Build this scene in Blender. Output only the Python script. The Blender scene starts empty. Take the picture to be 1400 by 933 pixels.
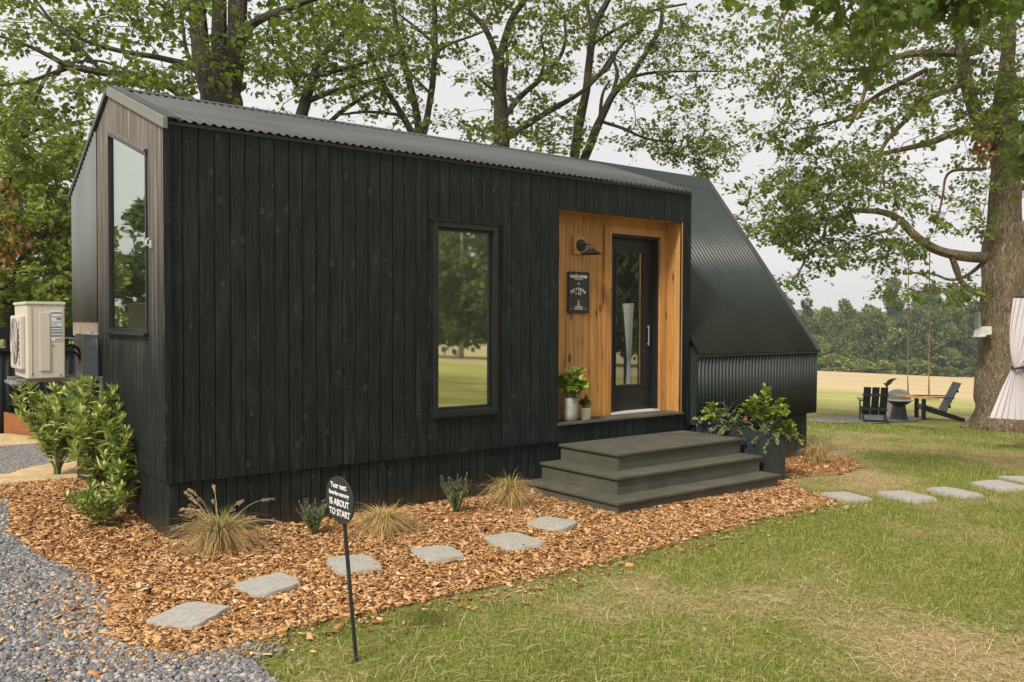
import bpy, bmesh, math, random
import numpy as np
from mathutils import Vector, Matrix, noise as mnoise

random.seed(7)
rng = np.random.default_rng(11)
PI = math.pi
R = math.radians
scene = bpy.context.scene
COL = scene.collection

# ---------------------------------------------------------------- camera
CX, CY, CZ = -2.049, -6.987, 1.282
YAW, PITCH, ROLL, F = R(37.861), R(-1.376), R(.164), 1197.27
cam = bpy.data.objects.new('camera', bpy.data.cameras.new('camera'))
COL.objects.link(cam)
MC = Matrix.Translation((CX, CY, CZ)) @ Matrix.Rotation(-YAW, 4, 'Z') @ Matrix.Rotation(PI/2 + PITCH, 4, 'X') @ Matrix.Rotation(ROLL, 4, 'Z')
cam.matrix_world = MC
cam.data.sensor_width = 36
cam.data.lens = 36*F/1400
cam.data.clip_end = 3000
scene.camera = cam
RM = MC.to_3x3()
def ray(px, py):
    return RM @ Vector(((px-700)/F, (466.5-py)/F, -1))
def W(px, py, d):                       # point seen at photo pixel, at forward depth d
    return Vector((CX, CY, CZ)) + ray(px, py)*d

# ---------------------------------------------------------------- terrain
def hgt(x, y):
    s = (x-7)/1.5
    sp = 1.5*(math.log1p(math.exp(s)) if s < 30 else s)
    z = -.47 - .055*sp
    if x < 1.5:
        z += .13*math.exp(-((x+.35)/.55)**2 - ((y-1.9)/1.2)**2)
    if x < -1:
        z += .05*math.exp(-((y-2.5)/2.)**2)*min(1, -x-1)
    z += .012*mnoise.noise(Vector((x*.8, y*.8, 3.1)))
    return z
def G(px, py):
    d = ray(px, py); o = Vector((CX, CY, CZ)); t = 2.0; pt = t
    while t < 400:
        p = o + d*t
        if p.z < hgt(p.x, p.y): break
        pt = t; t *= 1.02
    a, b = pt, t
    for _ in range(30):
        m = (a+b)/2; p = o+d*m
        if p.z < hgt(p.x, p.y): b = m
        else: a = m
    p = o + d*b
    return Vector((p.x, p.y, hgt(p.x, p.y)))
def depth(p):
    return (p[0]-CX)*math.sin(YAW) + (p[1]-CY)*math.cos(YAW)
def lat(p):
    return (p[0]-CX)*math.cos(YAW) - (p[1]-CY)*math.sin(YAW)

# ---------------------------------------------------------------- materials
def mat(name):
    m = bpy.data.materials.new(name); m.use_nodes = True
    nt = m.node_tree; nt.nodes.clear()
    return m, nt
class N:
    def __init__(s, name):
        s.m, s.nt = mat(name)
        s.out = s.nt.nodes.new('ShaderNodeOutputMaterial')
        s.geo = s.nt.nodes.new('ShaderNodeNewGeometry')
        s.pos = s.geo.outputs['Position']
        s.rnd = s.geo.outputs['Random Per Island']
        s.tc = s.nt.nodes.new('ShaderNodeTexCoord')
        s.obj = s.tc.outputs['Object']
    def new(s, t): return s.nt.nodes.new(t)
    def link(s, a, b): s.nt.links.new(a, b)
    def setin(s, sock, v):
        if hasattr(v, 'is_output') or isinstance(v, bpy.types.NodeSocket): s.link(v, sock)
        elif isinstance(v, (tuple, list)) and len(v) == 3 and sock.type == 'RGBA': sock.default_value = (*v, 1)
        else: sock.default_value = v
    def scale(s, vec, sc):
        n = s.new('ShaderNodeMapping'); s.link(vec, n.inputs[0]); n.inputs['Scale'].default_value = sc; return n.outputs[0]
    def noise(s, vec, sc=5, det=4, rough=.55, dist=0):
        n = s.new('ShaderNodeTexNoise'); s.link(vec, n.inputs['Vector'])
        n.inputs['Scale'].default_value = sc; n.inputs['Detail'].default_value = det
        n.inputs['Roughness'].default_value = rough; n.inputs['Distortion'].default_value = dist
        return n.outputs[0]
    def voro(s, vec, sc=5, feat='F1', rand=1):
        n = s.new('ShaderNodeTexVoronoi'); n.feature = feat; s.link(vec, n.inputs['Vector'])
        n.inputs['Scale'].default_value = sc; n.inputs['Randomness'].default_value = rand; return n
    def ramp(s, fac, stops, interp='LINEAR'):
        n = s.new('ShaderNodeValToRGB'); s.link(fac, n.inputs[0]); n.color_ramp.interpolation = interp
        e = n.color_ramp.elements
        while len(e) < len(stops): e.new(.5)
        for el, (p, c) in zip(e, stops):
            el.position = p; el.color = (*c, 1) if isinstance(c, tuple) else (c, c, c, 1)
        return n.outputs[0]
    def math(s, op, a, b=0, c=None, clamp=False):
        n = s.new('ShaderNodeMath'); n.operation = op; n.use_clamp = clamp
        s.setin(n.inputs[0], a); s.setin(n.inputs[1], b)
        if c is not None: s.setin(n.inputs[2], c)
        return n.outputs[0]
    def mix(s, f, a, b, mode='MIX'):
        n = s.new('ShaderNodeMix'); n.data_type = 'RGBA'; n.blend_type = mode
        s.setin(n.inputs[0], f); s.setin(n.inputs[6], a); s.setin(n.inputs[7], b); return n.outputs[2]
    def sep(s, v):
        n = s.new('ShaderNodeSeparateXYZ'); s.link(v, n.inputs[0]); return n.outputs
    def comb(s, x, y, z):
        n = s.new('ShaderNodeCombineXYZ')
        for i, v in enumerate((x, y, z)): s.setin(n.inputs[i], v)
        return n.outputs[0]
    def bump(s, h, st=.3, dist=.01, nrm=None):
        n = s.new('ShaderNodeBump'); s.setin(n.inputs['Height'], h); n.inputs['Strength'].default_value = st
        n.inputs['Distance'].default_value = dist
        if nrm is not None: s.link(nrm, n.inputs['Normal'])
        return n.outputs[0]
    def bsdf(s, col, rough=.6, bump=None, spec=.5, metal=0, **k):
        n = s.new('ShaderNodeBsdfPrincipled')
        s.setin(n.inputs['Base Color'], col); s.setin(n.inputs['Roughness'], rough)
        n.inputs['Specular IOR Level'].default_value = spec; n.inputs['Metallic'].default_value = metal
        if bump is not None: s.link(bump, n.inputs['Normal'])
        for kk, v in k.items(): s.setin(n.inputs[kk], v)
        s.link(n.outputs[0], s.out.inputs[0]); return s.m
    def surf(s, sh): s.link(sh, s.out.inputs[0]); return s.m

def m_charred(name, axis, pitch, worn=False):
    n = N(name)
    xyz = n.sep(n.pos)
    u = xyz[0] if axis == 'x' else xyz[1]
    bid = n.math('FLOOR', n.math('DIVIDE', u, pitch))
    w = n.new('ShaderNodeTexWhiteNoise'); w.noise_dimensions = '1D'; n.link(bid, w.inputs['W'])
    off = n.math('MULTIPLY', w.outputs[0], 37.)
    v = n.comb(n.math('ADD', u, off), off, xyz[2])
    grain = n.noise(n.scale(v, (90, 4, 2.2)), 1, 5, .6, .6)
    # knots with a ring of raised grain
    kv = n.voro(n.scale(v, (7., 1, 4.2)), 1)
    knot = n.ramp(kv.outputs['Distance'], [(0, .2), (.06, .5), (.09, 1.), (.14, 0.)])
    swirl = n.math('SINE', n.math('MULTIPLY', kv.outputs['Distance'], 55.))
    near = n.ramp(kv.outputs['Distance'], [(.08, 1.), (.34, 0.)])
    blot = n.noise(n.scale(v, (6, 1, 3.)), 1, 4, .6)
    base = n.ramp(grain, [(.38, (.0018, .0044, .0037)), (.53, (.0054, .0104, .0090)), (.68, (.027, .041, .036))])
    base = n.mix(n.math('MULTIPLY', w.outputs[0], .4), base, (.006, .0075, .007))
    pale_blot = n.ramp(blot, [(.52, 0.), (.75, .55)])
    base = n.mix(pale_blot, base, (.027, .039, .035))  # random paler blotches in the boards' own colour
    brn = n.ramp(n.noise(n.scale(v, (24, 1, 1.6)), 1, 3, .6), [(.68, 0.), (.8, .7)])
    base = n.mix(brn, base, (.045, .032, .022))
    speck = n.ramp(n.noise(n.scale(v, (40, 3, 26)), 1, 2, .5), [(.75, 0.), (.79, .8)])
    base = n.mix(speck, base, (.16, .16, .14))
    base = n.mix(n.math('MULTIPLY', knot, .85), base, (.042, .052, .046))
    hgt_ = n.math('ADD', grain, n.math('MULTIPLY', n.math('MULTIPLY', swirl, near), .35))
    if worn:
        zz = n.math('ADD', xyz[2], n.math('MULTIPLY', n.noise(n.scale(v, (26, 1, .9)), 1, 4, .6), 2.0))
        zz = n.math('ADD', zz, n.math('MULTIPLY', w.outputs[0], .35))
        wm = n.ramp(n.math('DIVIDE', zz, 5.), [(.42, .0), (.54, .28), (.68, .8), (.85, 1.)])
        streak = n.noise(n.scale(v, (60, 3, 1.1)), 1, 4, .65)
        wc = n.ramp(streak, [(.3, (.05, .044, .037)), (.48, (.14, .122, .102)), (.68, (.33, .30, .26))])
        base = n.mix(wm, base, wc)
        wh = n.ramp(n.noise(n.scale(v, (45, 2, 2.2)), 1, 3, .7), [(.64, 0.), (.75, .45)])
        base = n.mix(wh, base, (.26, .25, .23))
    # soil splash and dust low on the skirt
    sp_ = n.math('MULTIPLY', n.ramp(n.math('ADD', n.math('MULTIPLY', xyz[2], -1.), n.math('MULTIPLY', n.noise(n.pos, 9, 4, .65), .35)), [(.42, 0.), (.72, .75)]), n.ramp(n.noise(n.pos, 60, 3, .7), [(.35, .3), (.65, 1.)]))
    base = n.mix(sp_, base, (.11, .075, .045))
    return n.bsdf(base, n.ramp(grain, [(0, .5), (1, .75)]), n.bump(hgt_, .6, .007), .28)

def m_cedar(axis):
    n = N('cedar_wood_' + axis)
    xyz = n.sep(n.pos); u = xyz[0] if axis == 'x' else xyz[1]
    bid = n.math('FLOOR', n.math('DIVIDE', u, .12))
    w = n.new('ShaderNodeTexWhiteNoise'); w.noise_dimensions = '1D'; n.link(bid, w.inputs['W'])
    off = n.math('MULTIPLY', w.outputs[0], 23.)
    v = n.comb(n.math('ADD', u, off), off, xyz[2])
    g = n.noise(n.scale(v, (55, 1, 1.6)), 1, 5, .6, .5)
    rings = n.noise(n.scale(v, (14, 1, .8)), 1, 2, .5, 1.2)
    c = n.ramp(g, [(.25, (.30, .125, .030)), (.5, (.50, .235, .062)), (.75, (.68, .36, .115))])
    c = n.mix(n.ramp(rings, [(.38, .6), (.58, 0.)]), c, (.25, .105, .03))
    c = n.mix(n.math('MULTIPLY', w.outputs[0], .55), c, (.56, .34, .14))
    k = n.voro(n.scale(v, (6.5, 1, 2.6)), 1)
    c = n.mix(n.ramp(k.outputs['Distance'], [(.08, .95), (.17, 0.)]), c, (.045, .018, .006))
    c = n.mix(n.ramp(k.outputs['Distance'], [(.1, .35), (.3, 0.)]), c, (.2, .07, .012))
    return n.bsdf(c, .5, n.bump(g, .25, .003), .4)

def m_plain(name, col, rough=.5, var=.15, sc=8, bump=0, metal=0, spec=.5):
    n = N(name)
    nz = n.noise(n.obj, sc, 5, .6)
    c = n.mix(n.ramp(nz, [(.3, 0.), (.7, 1.)]), tuple(x*(1-var) for x in col), tuple(min(1, x*(1+var)) for x in col))
    b = n.bump(n.noise(n.obj, sc*12, 3), bump, .004) if bump else None
    return n.bsdf(c, n.ramp(nz, [(.2, max(0, rough-.06)), (.8, min(1, rough+.08))]), b, spec, metal)

def m_metal_roof(name, col, rough, spec=.5):
    n = N(name)
    big = n.noise(n.scale(n.pos, (1, 1, .6)), 1.3, 4, .6)
    fine = n.noise(n.pos, 60, 3, .6)
    c = n.mix(n.ramp(big, [(.35, 0.), (.7, 1.)]), tuple(x*.85 for x in col), tuple(x*1.15 for x in col))
    c = n.mix(n.ramp(fine, [(.66, 0.), (.74, .25)]), c, (.2, .2, .18))
    return n.bsdf(c, n.ramp(big, [(.3, rough-.05), (.7, rough+.08)]), None, spec)

def m_leaf(name, stops, trans=.45, gloss=.5, patch=1.2):
    n = N(name)
    pn = n.noise(n.pos, patch, 2, .5)
    f = n.math('ADD', n.math('MULTIPLY', n.rnd, .65), n.math('MULTIPLY', pn, .35))
    c = n.ramp(f, stops)
    p = n.new('ShaderNodeBsdfPrincipled'); n.link(c, p.inputs['Base Color'])
    p.inputs['Roughness'].default_value = gloss; p.inputs['Specular IOR Level'].default_value = .35
    t = n.new('ShaderNodeBsdfTranslucent')
    n.link(n.mix(.5, c, (.32, .42, .06), 'MIX'), t.inputs[0])
    mx = n.new('ShaderNodeMixShader'); mx.inputs[0].default_value = trans
    n.link(p.outputs[0], mx.inputs[1]); n.link(t.outputs[0], mx.inputs[2])
    return n.surf(mx.outputs[0])

def m_bark(name, c0, c1, vs=1., moss=0.):
    n = N(name)
    wp = n.new('ShaderNodeVectorMath'); wp.operation = 'ADD'; n.link(n.pos, wp.inputs[0]); wn = n.new('ShaderNodeTexNoise'); wn.inputs['Scale'].default_value = 5; wn.inputs['Detail'].default_value = 4; n.link(n.pos, wn.inputs['Vector']); ws = n.new('ShaderNodeVectorMath'); ws.operation = 'SCALE'; ws.inputs[3].default_value = .22; n.link(wn.outputs[1], ws.inputs[0]); n.link(ws.outputs[0], wp.inputs[1])
    v = n.scale(wp.outputs[0], (30*vs, 30*vs, 3.2*vs))
    vo = n.voro(v, 1, 'DISTANCE_TO_EDGE')
    ns = n.noise(n.scale(n.pos, (30*vs, 30*vs, 6*vs)), 1, 5, .65)
    h = n.math('ADD', n.math('MULTIPLY', n.ramp(vo.outputs['Distance'], [(0, 0.), (.35, 1.)]), .45), n.math('MULTIPLY', ns, .75))
    c = n.ramp(h, [(.25, c0), (.9, c1)])
    if moss:
        c = n.mix(n.ramp(n.noise(n.pos, 2.2, 4, .6), [(.5, 0.), (.7, moss)]), c, (.09, .10, .045))
    return n.bsdf(c, .85, n.bump(h, .9, .03), .2)

M = {}
M['charred'] = m_charred('charred_boards', 'x', .125)
M['charred_skirt'] = m_charred('charred_skirt_boards', 'x', .093)
M['charred_end'] = m_charred('weathered_charred_boards', 'y', .11, True)
M['cedar'] = m_cedar('x'); M['cedar_y'] = m_cedar('y')
M['roof'] = m_metal_roof('charcoal_roof_metal', (.062, .066, .064), .42)
M['roof_steep'] = m_metal_roof('dark_roof_metal', (.024, .034, .031), .36)
M['wall_metal'] = m_metal_roof('black_wall_metal', (.020, .030, .027), .5)
M['grey_metal'] = m_metal_roof('grey_gable_metal', (.15, .16, .158), .5)
M['trim_metal'] = m_plain('fascia_metal', (.17, .16, .14), .45, .1, 3)
M['black'] = m_plain('black_paint', (.012, .014, .014), .38, .2, 6)
M['core'] = m_plain('dark_core', (.012, .014, .013), .8)
M['white_metal'] = m_plain('brushed_threshold', (.62, .58, .54), .35, .1, 30)
M['inner'] = m_plain('interior_paint', (.55, .58, .50), .8, .05, 3)
M['inner_floor'] = m_plain('interior_floor', (.16, .11, .07), .5, .2, 5)

def m_glass(name, fac, tint, rough=.015):
    n = N(name)
    g = n.new('ShaderNodeBsdfGlossy'); g.inputs['Roughness'].default_value = rough; g.inputs[0].default_value = (*tint, 1)
    wv = n.noise(n.scale(n.pos, (1.6, 1.6, .9)), 1, 1, .5)
    n.link(n.bump(wv, .05, .02), g.inputs['Normal'])
    t = n.new('ShaderNodeBsdfTransparent'); t.inputs[0].default_value = (.62, .68, .62, 1)
    mx = n.new('ShaderNodeMixShader'); mx.inputs[0].default_value = fac
    n.link(t.outputs[0], mx.inputs[1]); n.link(g.outputs[0], mx.inputs[2])
    return n.surf(mx.outputs[0])
M['glass'] = m_glass('coated_window_glass', .62, (.95, 1., .84), .022)
M['glass_gable'] = m_glass('coated_gable_glass', .60, (.9, .97, .86))
M['glass_door'] = m_glass('door_glass', .30, (.85, .9, .85))

# composite deck
n = N('composite_deck')
sx = n.scale(n.pos, (2.2, 38, 38)); gr = n.noise(sx, 1, 4, .6)
bl = n.noise(n.pos, 3.5, 4, .6)
c = n.ramp(gr, [(.3, (.056, .057, .042)), (.7, (.092, .091, .068))])
c = n.mix(n.ramp(bl, [(.45, 0.), (.72, .55)]), c, (.13, .118, .086))
c = n.mix(n.ramp(n.noise(n.pos, 55, 2, .5), [(.73, 0.), (.78, .4)]), c, (.22, .17, .10))
M['deck'] = n.bsdf(c, .7, n.bump(gr, .25, .002), .35)

# lawn: patchy mown grass, straw and bare soil, paler hay field far down the slope
n = N('lawn_soil')
p = n.pos; xyz = n.sep(p)
a = n.noise(n.scale(p, (1, 1, .1)), .55, 5, .62, .3)
b = n.noise(n.scale(p, (1, 1, .1)), 3.2, 5, .65)
fine = n.noise(n.scale(p, (1, 1, .1)), 38, 5, .7)
f = n.math('ADD', n.math('MULTIPLY', a, .6), n.math('MULTIPLY', b, .4))
straw = n.ramp(fine, [(.3, (.15, .105, .05)), (.5, (.34, .25, .12)), (.72, (.56, .43, .24))])
green = n.ramp(fine, [(.3, (.075, .095, .018)), (.55, (.18, .20, .042)), (.75, (.35, .34, .11))])
at_ = n.new('ShaderNodeAttribute'); at_.attribute_name = 'patch'
gp_ = n.math('ADD', n.math('ADD', at_.outputs['Fac'], .5), n.math('MULTIPLY', n.math('SUBTRACT', b, .5), 1.1))
near = n.mix(n.ramp(gp_, [(.18, .0), (.50, .55), (.85, 1.)]), straw, green)
# broad stripes across the slope, then the hay field
str_ = n.noise(n.scale(p, (.30, .05, .1)), 1, 4, .6, .4)
far_g = n.ramp(n.noise(n.scale(p, (.5, .25, .1)), 1, 5, .7), [(.35, (.26, .27, .08)), (.6, (.40, .38, .135))])
hay = n.ramp(n.noise(n.scale(p, (.12, .03, .1)), 1, 4, .65), [(.35, (.40, .35, .165)), (.6, (.53, .395, .235))])
mid = n.mix(n.ramp(str_, [(.42, 0.), (.56, 1.)]), (.46, .33, .17), far_g)
mid = n.mix(.5, mid, n.mix(n.ramp(b, [(.4, 0.), (.6, 1.)]), straw, green))
s = n.math('SUBTRACT', xyz[0], n.math('MULTIPLY', n.noise(p, .2, 3, .6), 5.))
c = n.mix(n.ramp(n.math('DIVIDE', s, 60.), [(.22, 0.), (.3, 1.)]), near, mid)
c = n.mix(n.ramp(n.math('DIVIDE', s, 60.), [(.28, 0.), (.32, .9)]), c, far_g)
c = n.mix(n.ramp(n.math('DIVIDE', s, 100.), [(.30, 0.), (.36, 1.)]), c, hay)
M['lawn'] = n.bsdf(c, .95, n.bump(n.math('ADD', fine, b), .7, .03), .1)

n = N('mulch_soil')
v = n.voro(n.scale(n.pos, (30, 30, 30)), 1)
c = n.ramp(n.noise(n.pos, 45, 4, .7), [(.3, (.10, .045, .016)), (.55, (.26, .13, .05)), (.75, (.46, .27, .12))])
c = n.mix(.4, c, n.mix(n.sep(v.outputs['Color'])[0], (.16, .07, .025), (.42, .24, .10)))
M['mulch'] = n.bsdf(c, .9, n.bump(v.outputs['Distance'], .8, .02), .15)
n = N('gravel_base')
v = n.voro(n.scale(n.pos, (34, 34, 34)), 1)
c = n.ramp(n.sep(v.outputs['Color'])[0], [(0, (.09, .088, .09)), (.6, (.22, .215, .215)), (1, (.42, .40, .39))])
c = n.mix(n.ramp(n.noise(n.pos, 1.6, 4, .6), [(.4, .5), (.7, 0.)]), c, (.27, .25, .225))
M['gravel'] = n.bsdf(c, .9, n.bump(v.outputs['Distance'], 1., .03), .2)
n = N('gravel_stone')
c = n.ramp(n.rnd, [(0, (.065, .063, .064)), (.45, (.155, .150, .150)), (.8, (.27, .26, .25)), (1, (.52, .48, .44))])
M['stone_chip'] = n.bsdf(n.mix(.25, c, n.ramp(n.noise(n.pos, 90, 2), [(.3, 0.), (.7, .4)])), .85, None, .25)
n = N('wood_chip')
c = n.ramp(n.rnd, [(0, (.12, .052, .018)), (.2, (.30, .14, .05)), (.55, (.50, .27, .108)), (.85, (.63, .39, .19)), (1, (.70, .48, .28))])
M['chip'] = n.bsdf(c, .85, None, .2)
M['sand'] = m_plain('pale_sand', (.50, .36, .19), .95, .25, 6, .6)
n = N('straw')
M['straw'] = n.bsdf(n.ramp(n.rnd, [(0, (.24, .16, .07)), (.5, (.46, .345, .165)), (1, (.68, .56, .33))]), .8, None, .2)
n = N('paver_stone')
g = n.noise(n.obj, 26, 6, .7); bg = n.noise(n.obj, 4, 4, .6)
c = n.ramp(g, [(.3, (.25, .245, .215)), (.65, (.40, .385, .345))])
c = n.mix(n.ramp(bg, [(.45, 0.), (.7, .5)]), c, (.36, .31, .22))
M['paver'] = n.bsdf(c, .9, n.bump(g, .6, .008), .2)

GREEN = [(.0, (.028, .05, .010)), (.4, (.058, .10, .018)), (.7, (.10, .155, .03)), (1, (.17, .21, .05))]
M['maple'] = m_leaf('maple_leaf', [(.1, (.045, .075, .014)), (.45, (.095, .135, .022)), (.7, (.17, .205, .034)), (.95, (.29, .30, .06))], .47)
M['maple_bright'] = m_leaf('bright_maple_leaf', [(.1, (.085, .13, .02)), (.45, (.165, .22, .034)), (.7, (.27, .32, .055)), (.95, (.40, .42, .10))], .5)
M['oak'] = m_leaf('oak_leaf', [(.1, (.05, .085, .015)), (.45, (.105, .155, .026)), (.7, (.17, .215, .038)), (.95, (.27, .295, .06))], .48)
M['oak_near'] = m_leaf('near_oak_leaf', [(.1, (.035, .07, .012)), (.5, (.07, .13, .02)), (.95, (.14, .20, .035))], .5)
M['dead'] = m_leaf('dead_leaf', [(.1, (.16, .06, .02)), (.5, (.33, .14, .05)), (.9, (.48, .26, .12))], .3)
M['laurel'] = m_leaf('laurel_leaf', [(.15, (.08, .15, .03)), (.36, (.22, .30, .055)), (.58, (.42, .47, .12)), (.82, (.66, .65, .30))], .35, .4, 3)
M['fern'] = m_leaf('planter_leaf', [(.1, (.08, .17, .02)), (.45, (.23, .34, .045)), (.85, (.48, .54, .10))], .35, .5, 4)
M['herb'] = m_leaf('herb_leaf', [(.1, (.08, .12, .05)), (.5, (.18, .23, .11)), (.95, (.32, .37, .20))], .3, .5, 4)
M['purple'] = m_leaf('purple_flower', [(.1, (.08, .06, .07)), (.5, (.18, .14, .16)), (.95, (.32, .28, .28))], .2)
M['stemg'] = m_plain('green_stem', (.12, .15, .05), .7)
M['grassblade'] = m_leaf('lawn_blade', [(.12, (.09, .14, .018)), (.40, (.165, .225, .03)), (.64, (.28, .31, .06)), (.86, (.54, .46, .19))], .3, .6, .9)
M['tuft'] = m_leaf('fountain_grass_blade', [(.08, (.17, .17, .04)), (.25, (.40, .27, .10)), (.6, (.62, .41, .18)), (.95, (.80, .62, .38))], .3, .7, 3)
M['plume'] = m_leaf('fountain_grass_plume', [(.1, (.32, .21, .12)), (.5, (.50, .37, .23)), (.95, (.68, .56, .40))], .3, .8)
M['bark_maple'] = m_bark('maple_bark', (.022, .020, .014), (.115, .10, .072), 1., .5)
M['bark_oak'] = m_bark('oak_bark', (.055, .038, .022), (.36, .275, .185), .8, .2)
M['bark_pale'] = m_plain('pale_bark', (.40, .37, .31), .8)
FAR = [[(.1, (.06, .09, .025)), (.5, (.12, .165, .045)), (.95, (.23, .27, .08))],
       [(.1, (.11, .13, .03)), (.5, (.22, .25, .06)), (.95, (.38, .40, .13))],
       [(.1, (.04, .07, .03)), (.5, (.09, .13, .05)), (.95, (.17, .22, .08))]]
for i, st in enumerate(FAR): M['far%d' % i] = m_leaf('distant_leaf_%s' % 'abc'[i], st, .3, .7, .15)
M['hvac'] = m_plain('beige_enamel', (.58, .53, .45), .45, .04, 2)
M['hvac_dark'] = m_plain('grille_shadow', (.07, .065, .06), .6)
M['label_w'] = m_plain('label_paper', (.68, .69, .68), .6, .03)
M['label_g'] = m_plain('label_ink', (.16, .18, .19), .6, .03)
M['conduit'] = m_plain('grey_box_paint', (.26, .30, .32), .4, .06)
M['conduit_l'] = m_plain('light_grey_paint', (.42, .43, .45), .4, .06)
M['galv'] = m_plain('galvanised_steel', (.35, .34, .32), .4, .2, 20, 0, .6)
M['fence'] = m_plain('black_fence_panel', (.010, .014, .013), .65, .3, 3, 0, 0, .2)
M['rust'] = m_plain('rust_brown_timber', (.30, .115, .035), .8, .35, 5, .4)
M['sheath'] = m_plain('bare_sheathing', (.27, .22, .165), .8, .25, 6)
M['sign'] = m_plain('sign_black', (.022, .027, .026), .45, .15)
M['letter'] = m_plain('white_lettering', (.80, .78, .76), .6, .03)
M['letter_dim'] = m_plain('cream_lettering', (.62, .57, .49), .6, .03)
M['planter'] = m_plain('planter_graphite', (.026, .033, .036), .45, .15, 3)
M['soil'] = m_plain('potting_soil', (.04, .028, .018), .95, .4, 20, .8)
M['pot_grey'] = m_plain('glazed_grey_pot', (.33, .33, .29), .4, .35, 5)
M['pot_cream'] = m_plain('cream_ceramic', (.62, .53, .38), .5, .06)
M['adir'] = m_plain('black_chair_plastic', (.010, .017, .018), .42, .2)
M['steel'] = m_plain('weathered_steel', (.30, .28, .25), .45, .25, 8, 0, .3)
M['pitbowl'] = m_plain('pale_bowl_rim', (.60, .60, .60), .45)
M['whitepaint'] = m_plain('cream_white_paint', (.72, .68, .58), .5, .08)
M['seatwood'] = m_plain('orange_seat_wood', (.52, .26, .085), .6, .25, 9)
M['rope'] = m_plain('tan_rope', (.24, .14, .075), .9, .3, 40)
M['rusty'] = m_plain('rusty_iron', (.10, .06, .04), .8, .4, 20)
M['birdwood'] = m_plain('pale_painted_wood', (.62, .60, .55), .7, .15)
M['birdback'] = m_plain('grey_green_paint', (.17, .22, .19), .7, .15)
n = N('white_curtain_cloth')
p_ = n.new('ShaderNodeBsdfPrincipled'); p_.inputs['Base Color'].default_value = (.74, .70, .74, 1); p_.inputs['Roughness'].default_value = .85
t_ = n.new('ShaderNodeBsdfTranslucent'); t_.inputs[0].default_value = (.80, .77, .80, 1)
wv = n.noise(n.pos, 140, 2, .5); n.link(n.bump(wv, .2, .002), p_.inputs['Normal'])
mx = n.new('ShaderNodeMixShader'); mx.inputs[0].default_value = .35
n.link(p_.outputs[0], mx.inputs[1]); n.link(t_.outputs[0], mx.inputs[2]); M['cloth'] = n.surf(mx.outputs[0])
n = N('lamp_bulb'); e = n.new('ShaderNodeEmission'); e.inputs[0].default_value = (1, .72, .42, 1); e.inputs[1].default_value = 12
M['bulb'] = n.surf(e.outputs[0])
n = N('wooded_hill')
c = n.ramp(n.noise(n.pos, .16, 6, .7), [(.35, (.05, .07, .03)), (.55, (.12, .15, .055)), (.7, (.2, .21, .08))])
M['hill'] = n.bsdf(c, .9, n.bump(n.noise(n.pos, .3, 5, .7), 1, 2.5), .1)

# ---------------------------------------------------------------- object helpers
def tag(o, label=None, cat=None, group=None, kind=None):
    if label: o['label'] = label
    if cat: o['category'] = cat
    if group: o['group'] = group
    if kind: o['kind'] = kind
    return o
def link(o, parent=None):
    COL.objects.link(o)
    if parent is not None:
        o.parent = parent
        o.matrix_parent_inverse = parent.matrix_basis.inverted()   # children are modelled in world coordinates
    return o
def empty(name, loc, label, cat, group=None):
    o = bpy.data.objects.new(name, None); o.location = loc; COL.objects.link(o)
    return tag(o, label, cat, group)
def copy_tree(o, parent=None):
    c = o.copy(); COL.objects.link(c)
    if parent is not None:
        c.parent = parent; c.matrix_parent_inverse = o.matrix_parent_inverse.copy()
    for ch in [q for q in bpy.data.objects if q.parent == o]: copy_tree(ch, c)
    return c

def mesh_arrays(name, V, faces_flat, counts, m, smooth=False):
    me = bpy.data.meshes.new(name)
    V = np.asarray(V, np.float32).reshape(-1, 3); ff = np.asarray(faces_flat, np.int32).ravel(); ct = np.asarray(counts, np.int32)
    me.vertices.add(len(V)); me.vertices.foreach_set('co', V.ravel())
    me.loops.add(len(ff)); me.loops.foreach_set('vertex_index', ff)
    me.polygons.add(len(ct))
    st = np.zeros(len(ct), np.int32); st[1:] = np.cumsum(ct)[:-1]
    me.polygons.foreach_set('loop_start', st)
    try: me.polygons.foreach_set('loop_total', ct)
    except Exception: pass
    if smooth: me.polygons.foreach_set('use_smooth', np.ones(len(ct), bool))
    me.update(calc_edges=True); me.validate()
    me.materials.append(m)
    return me

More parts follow.
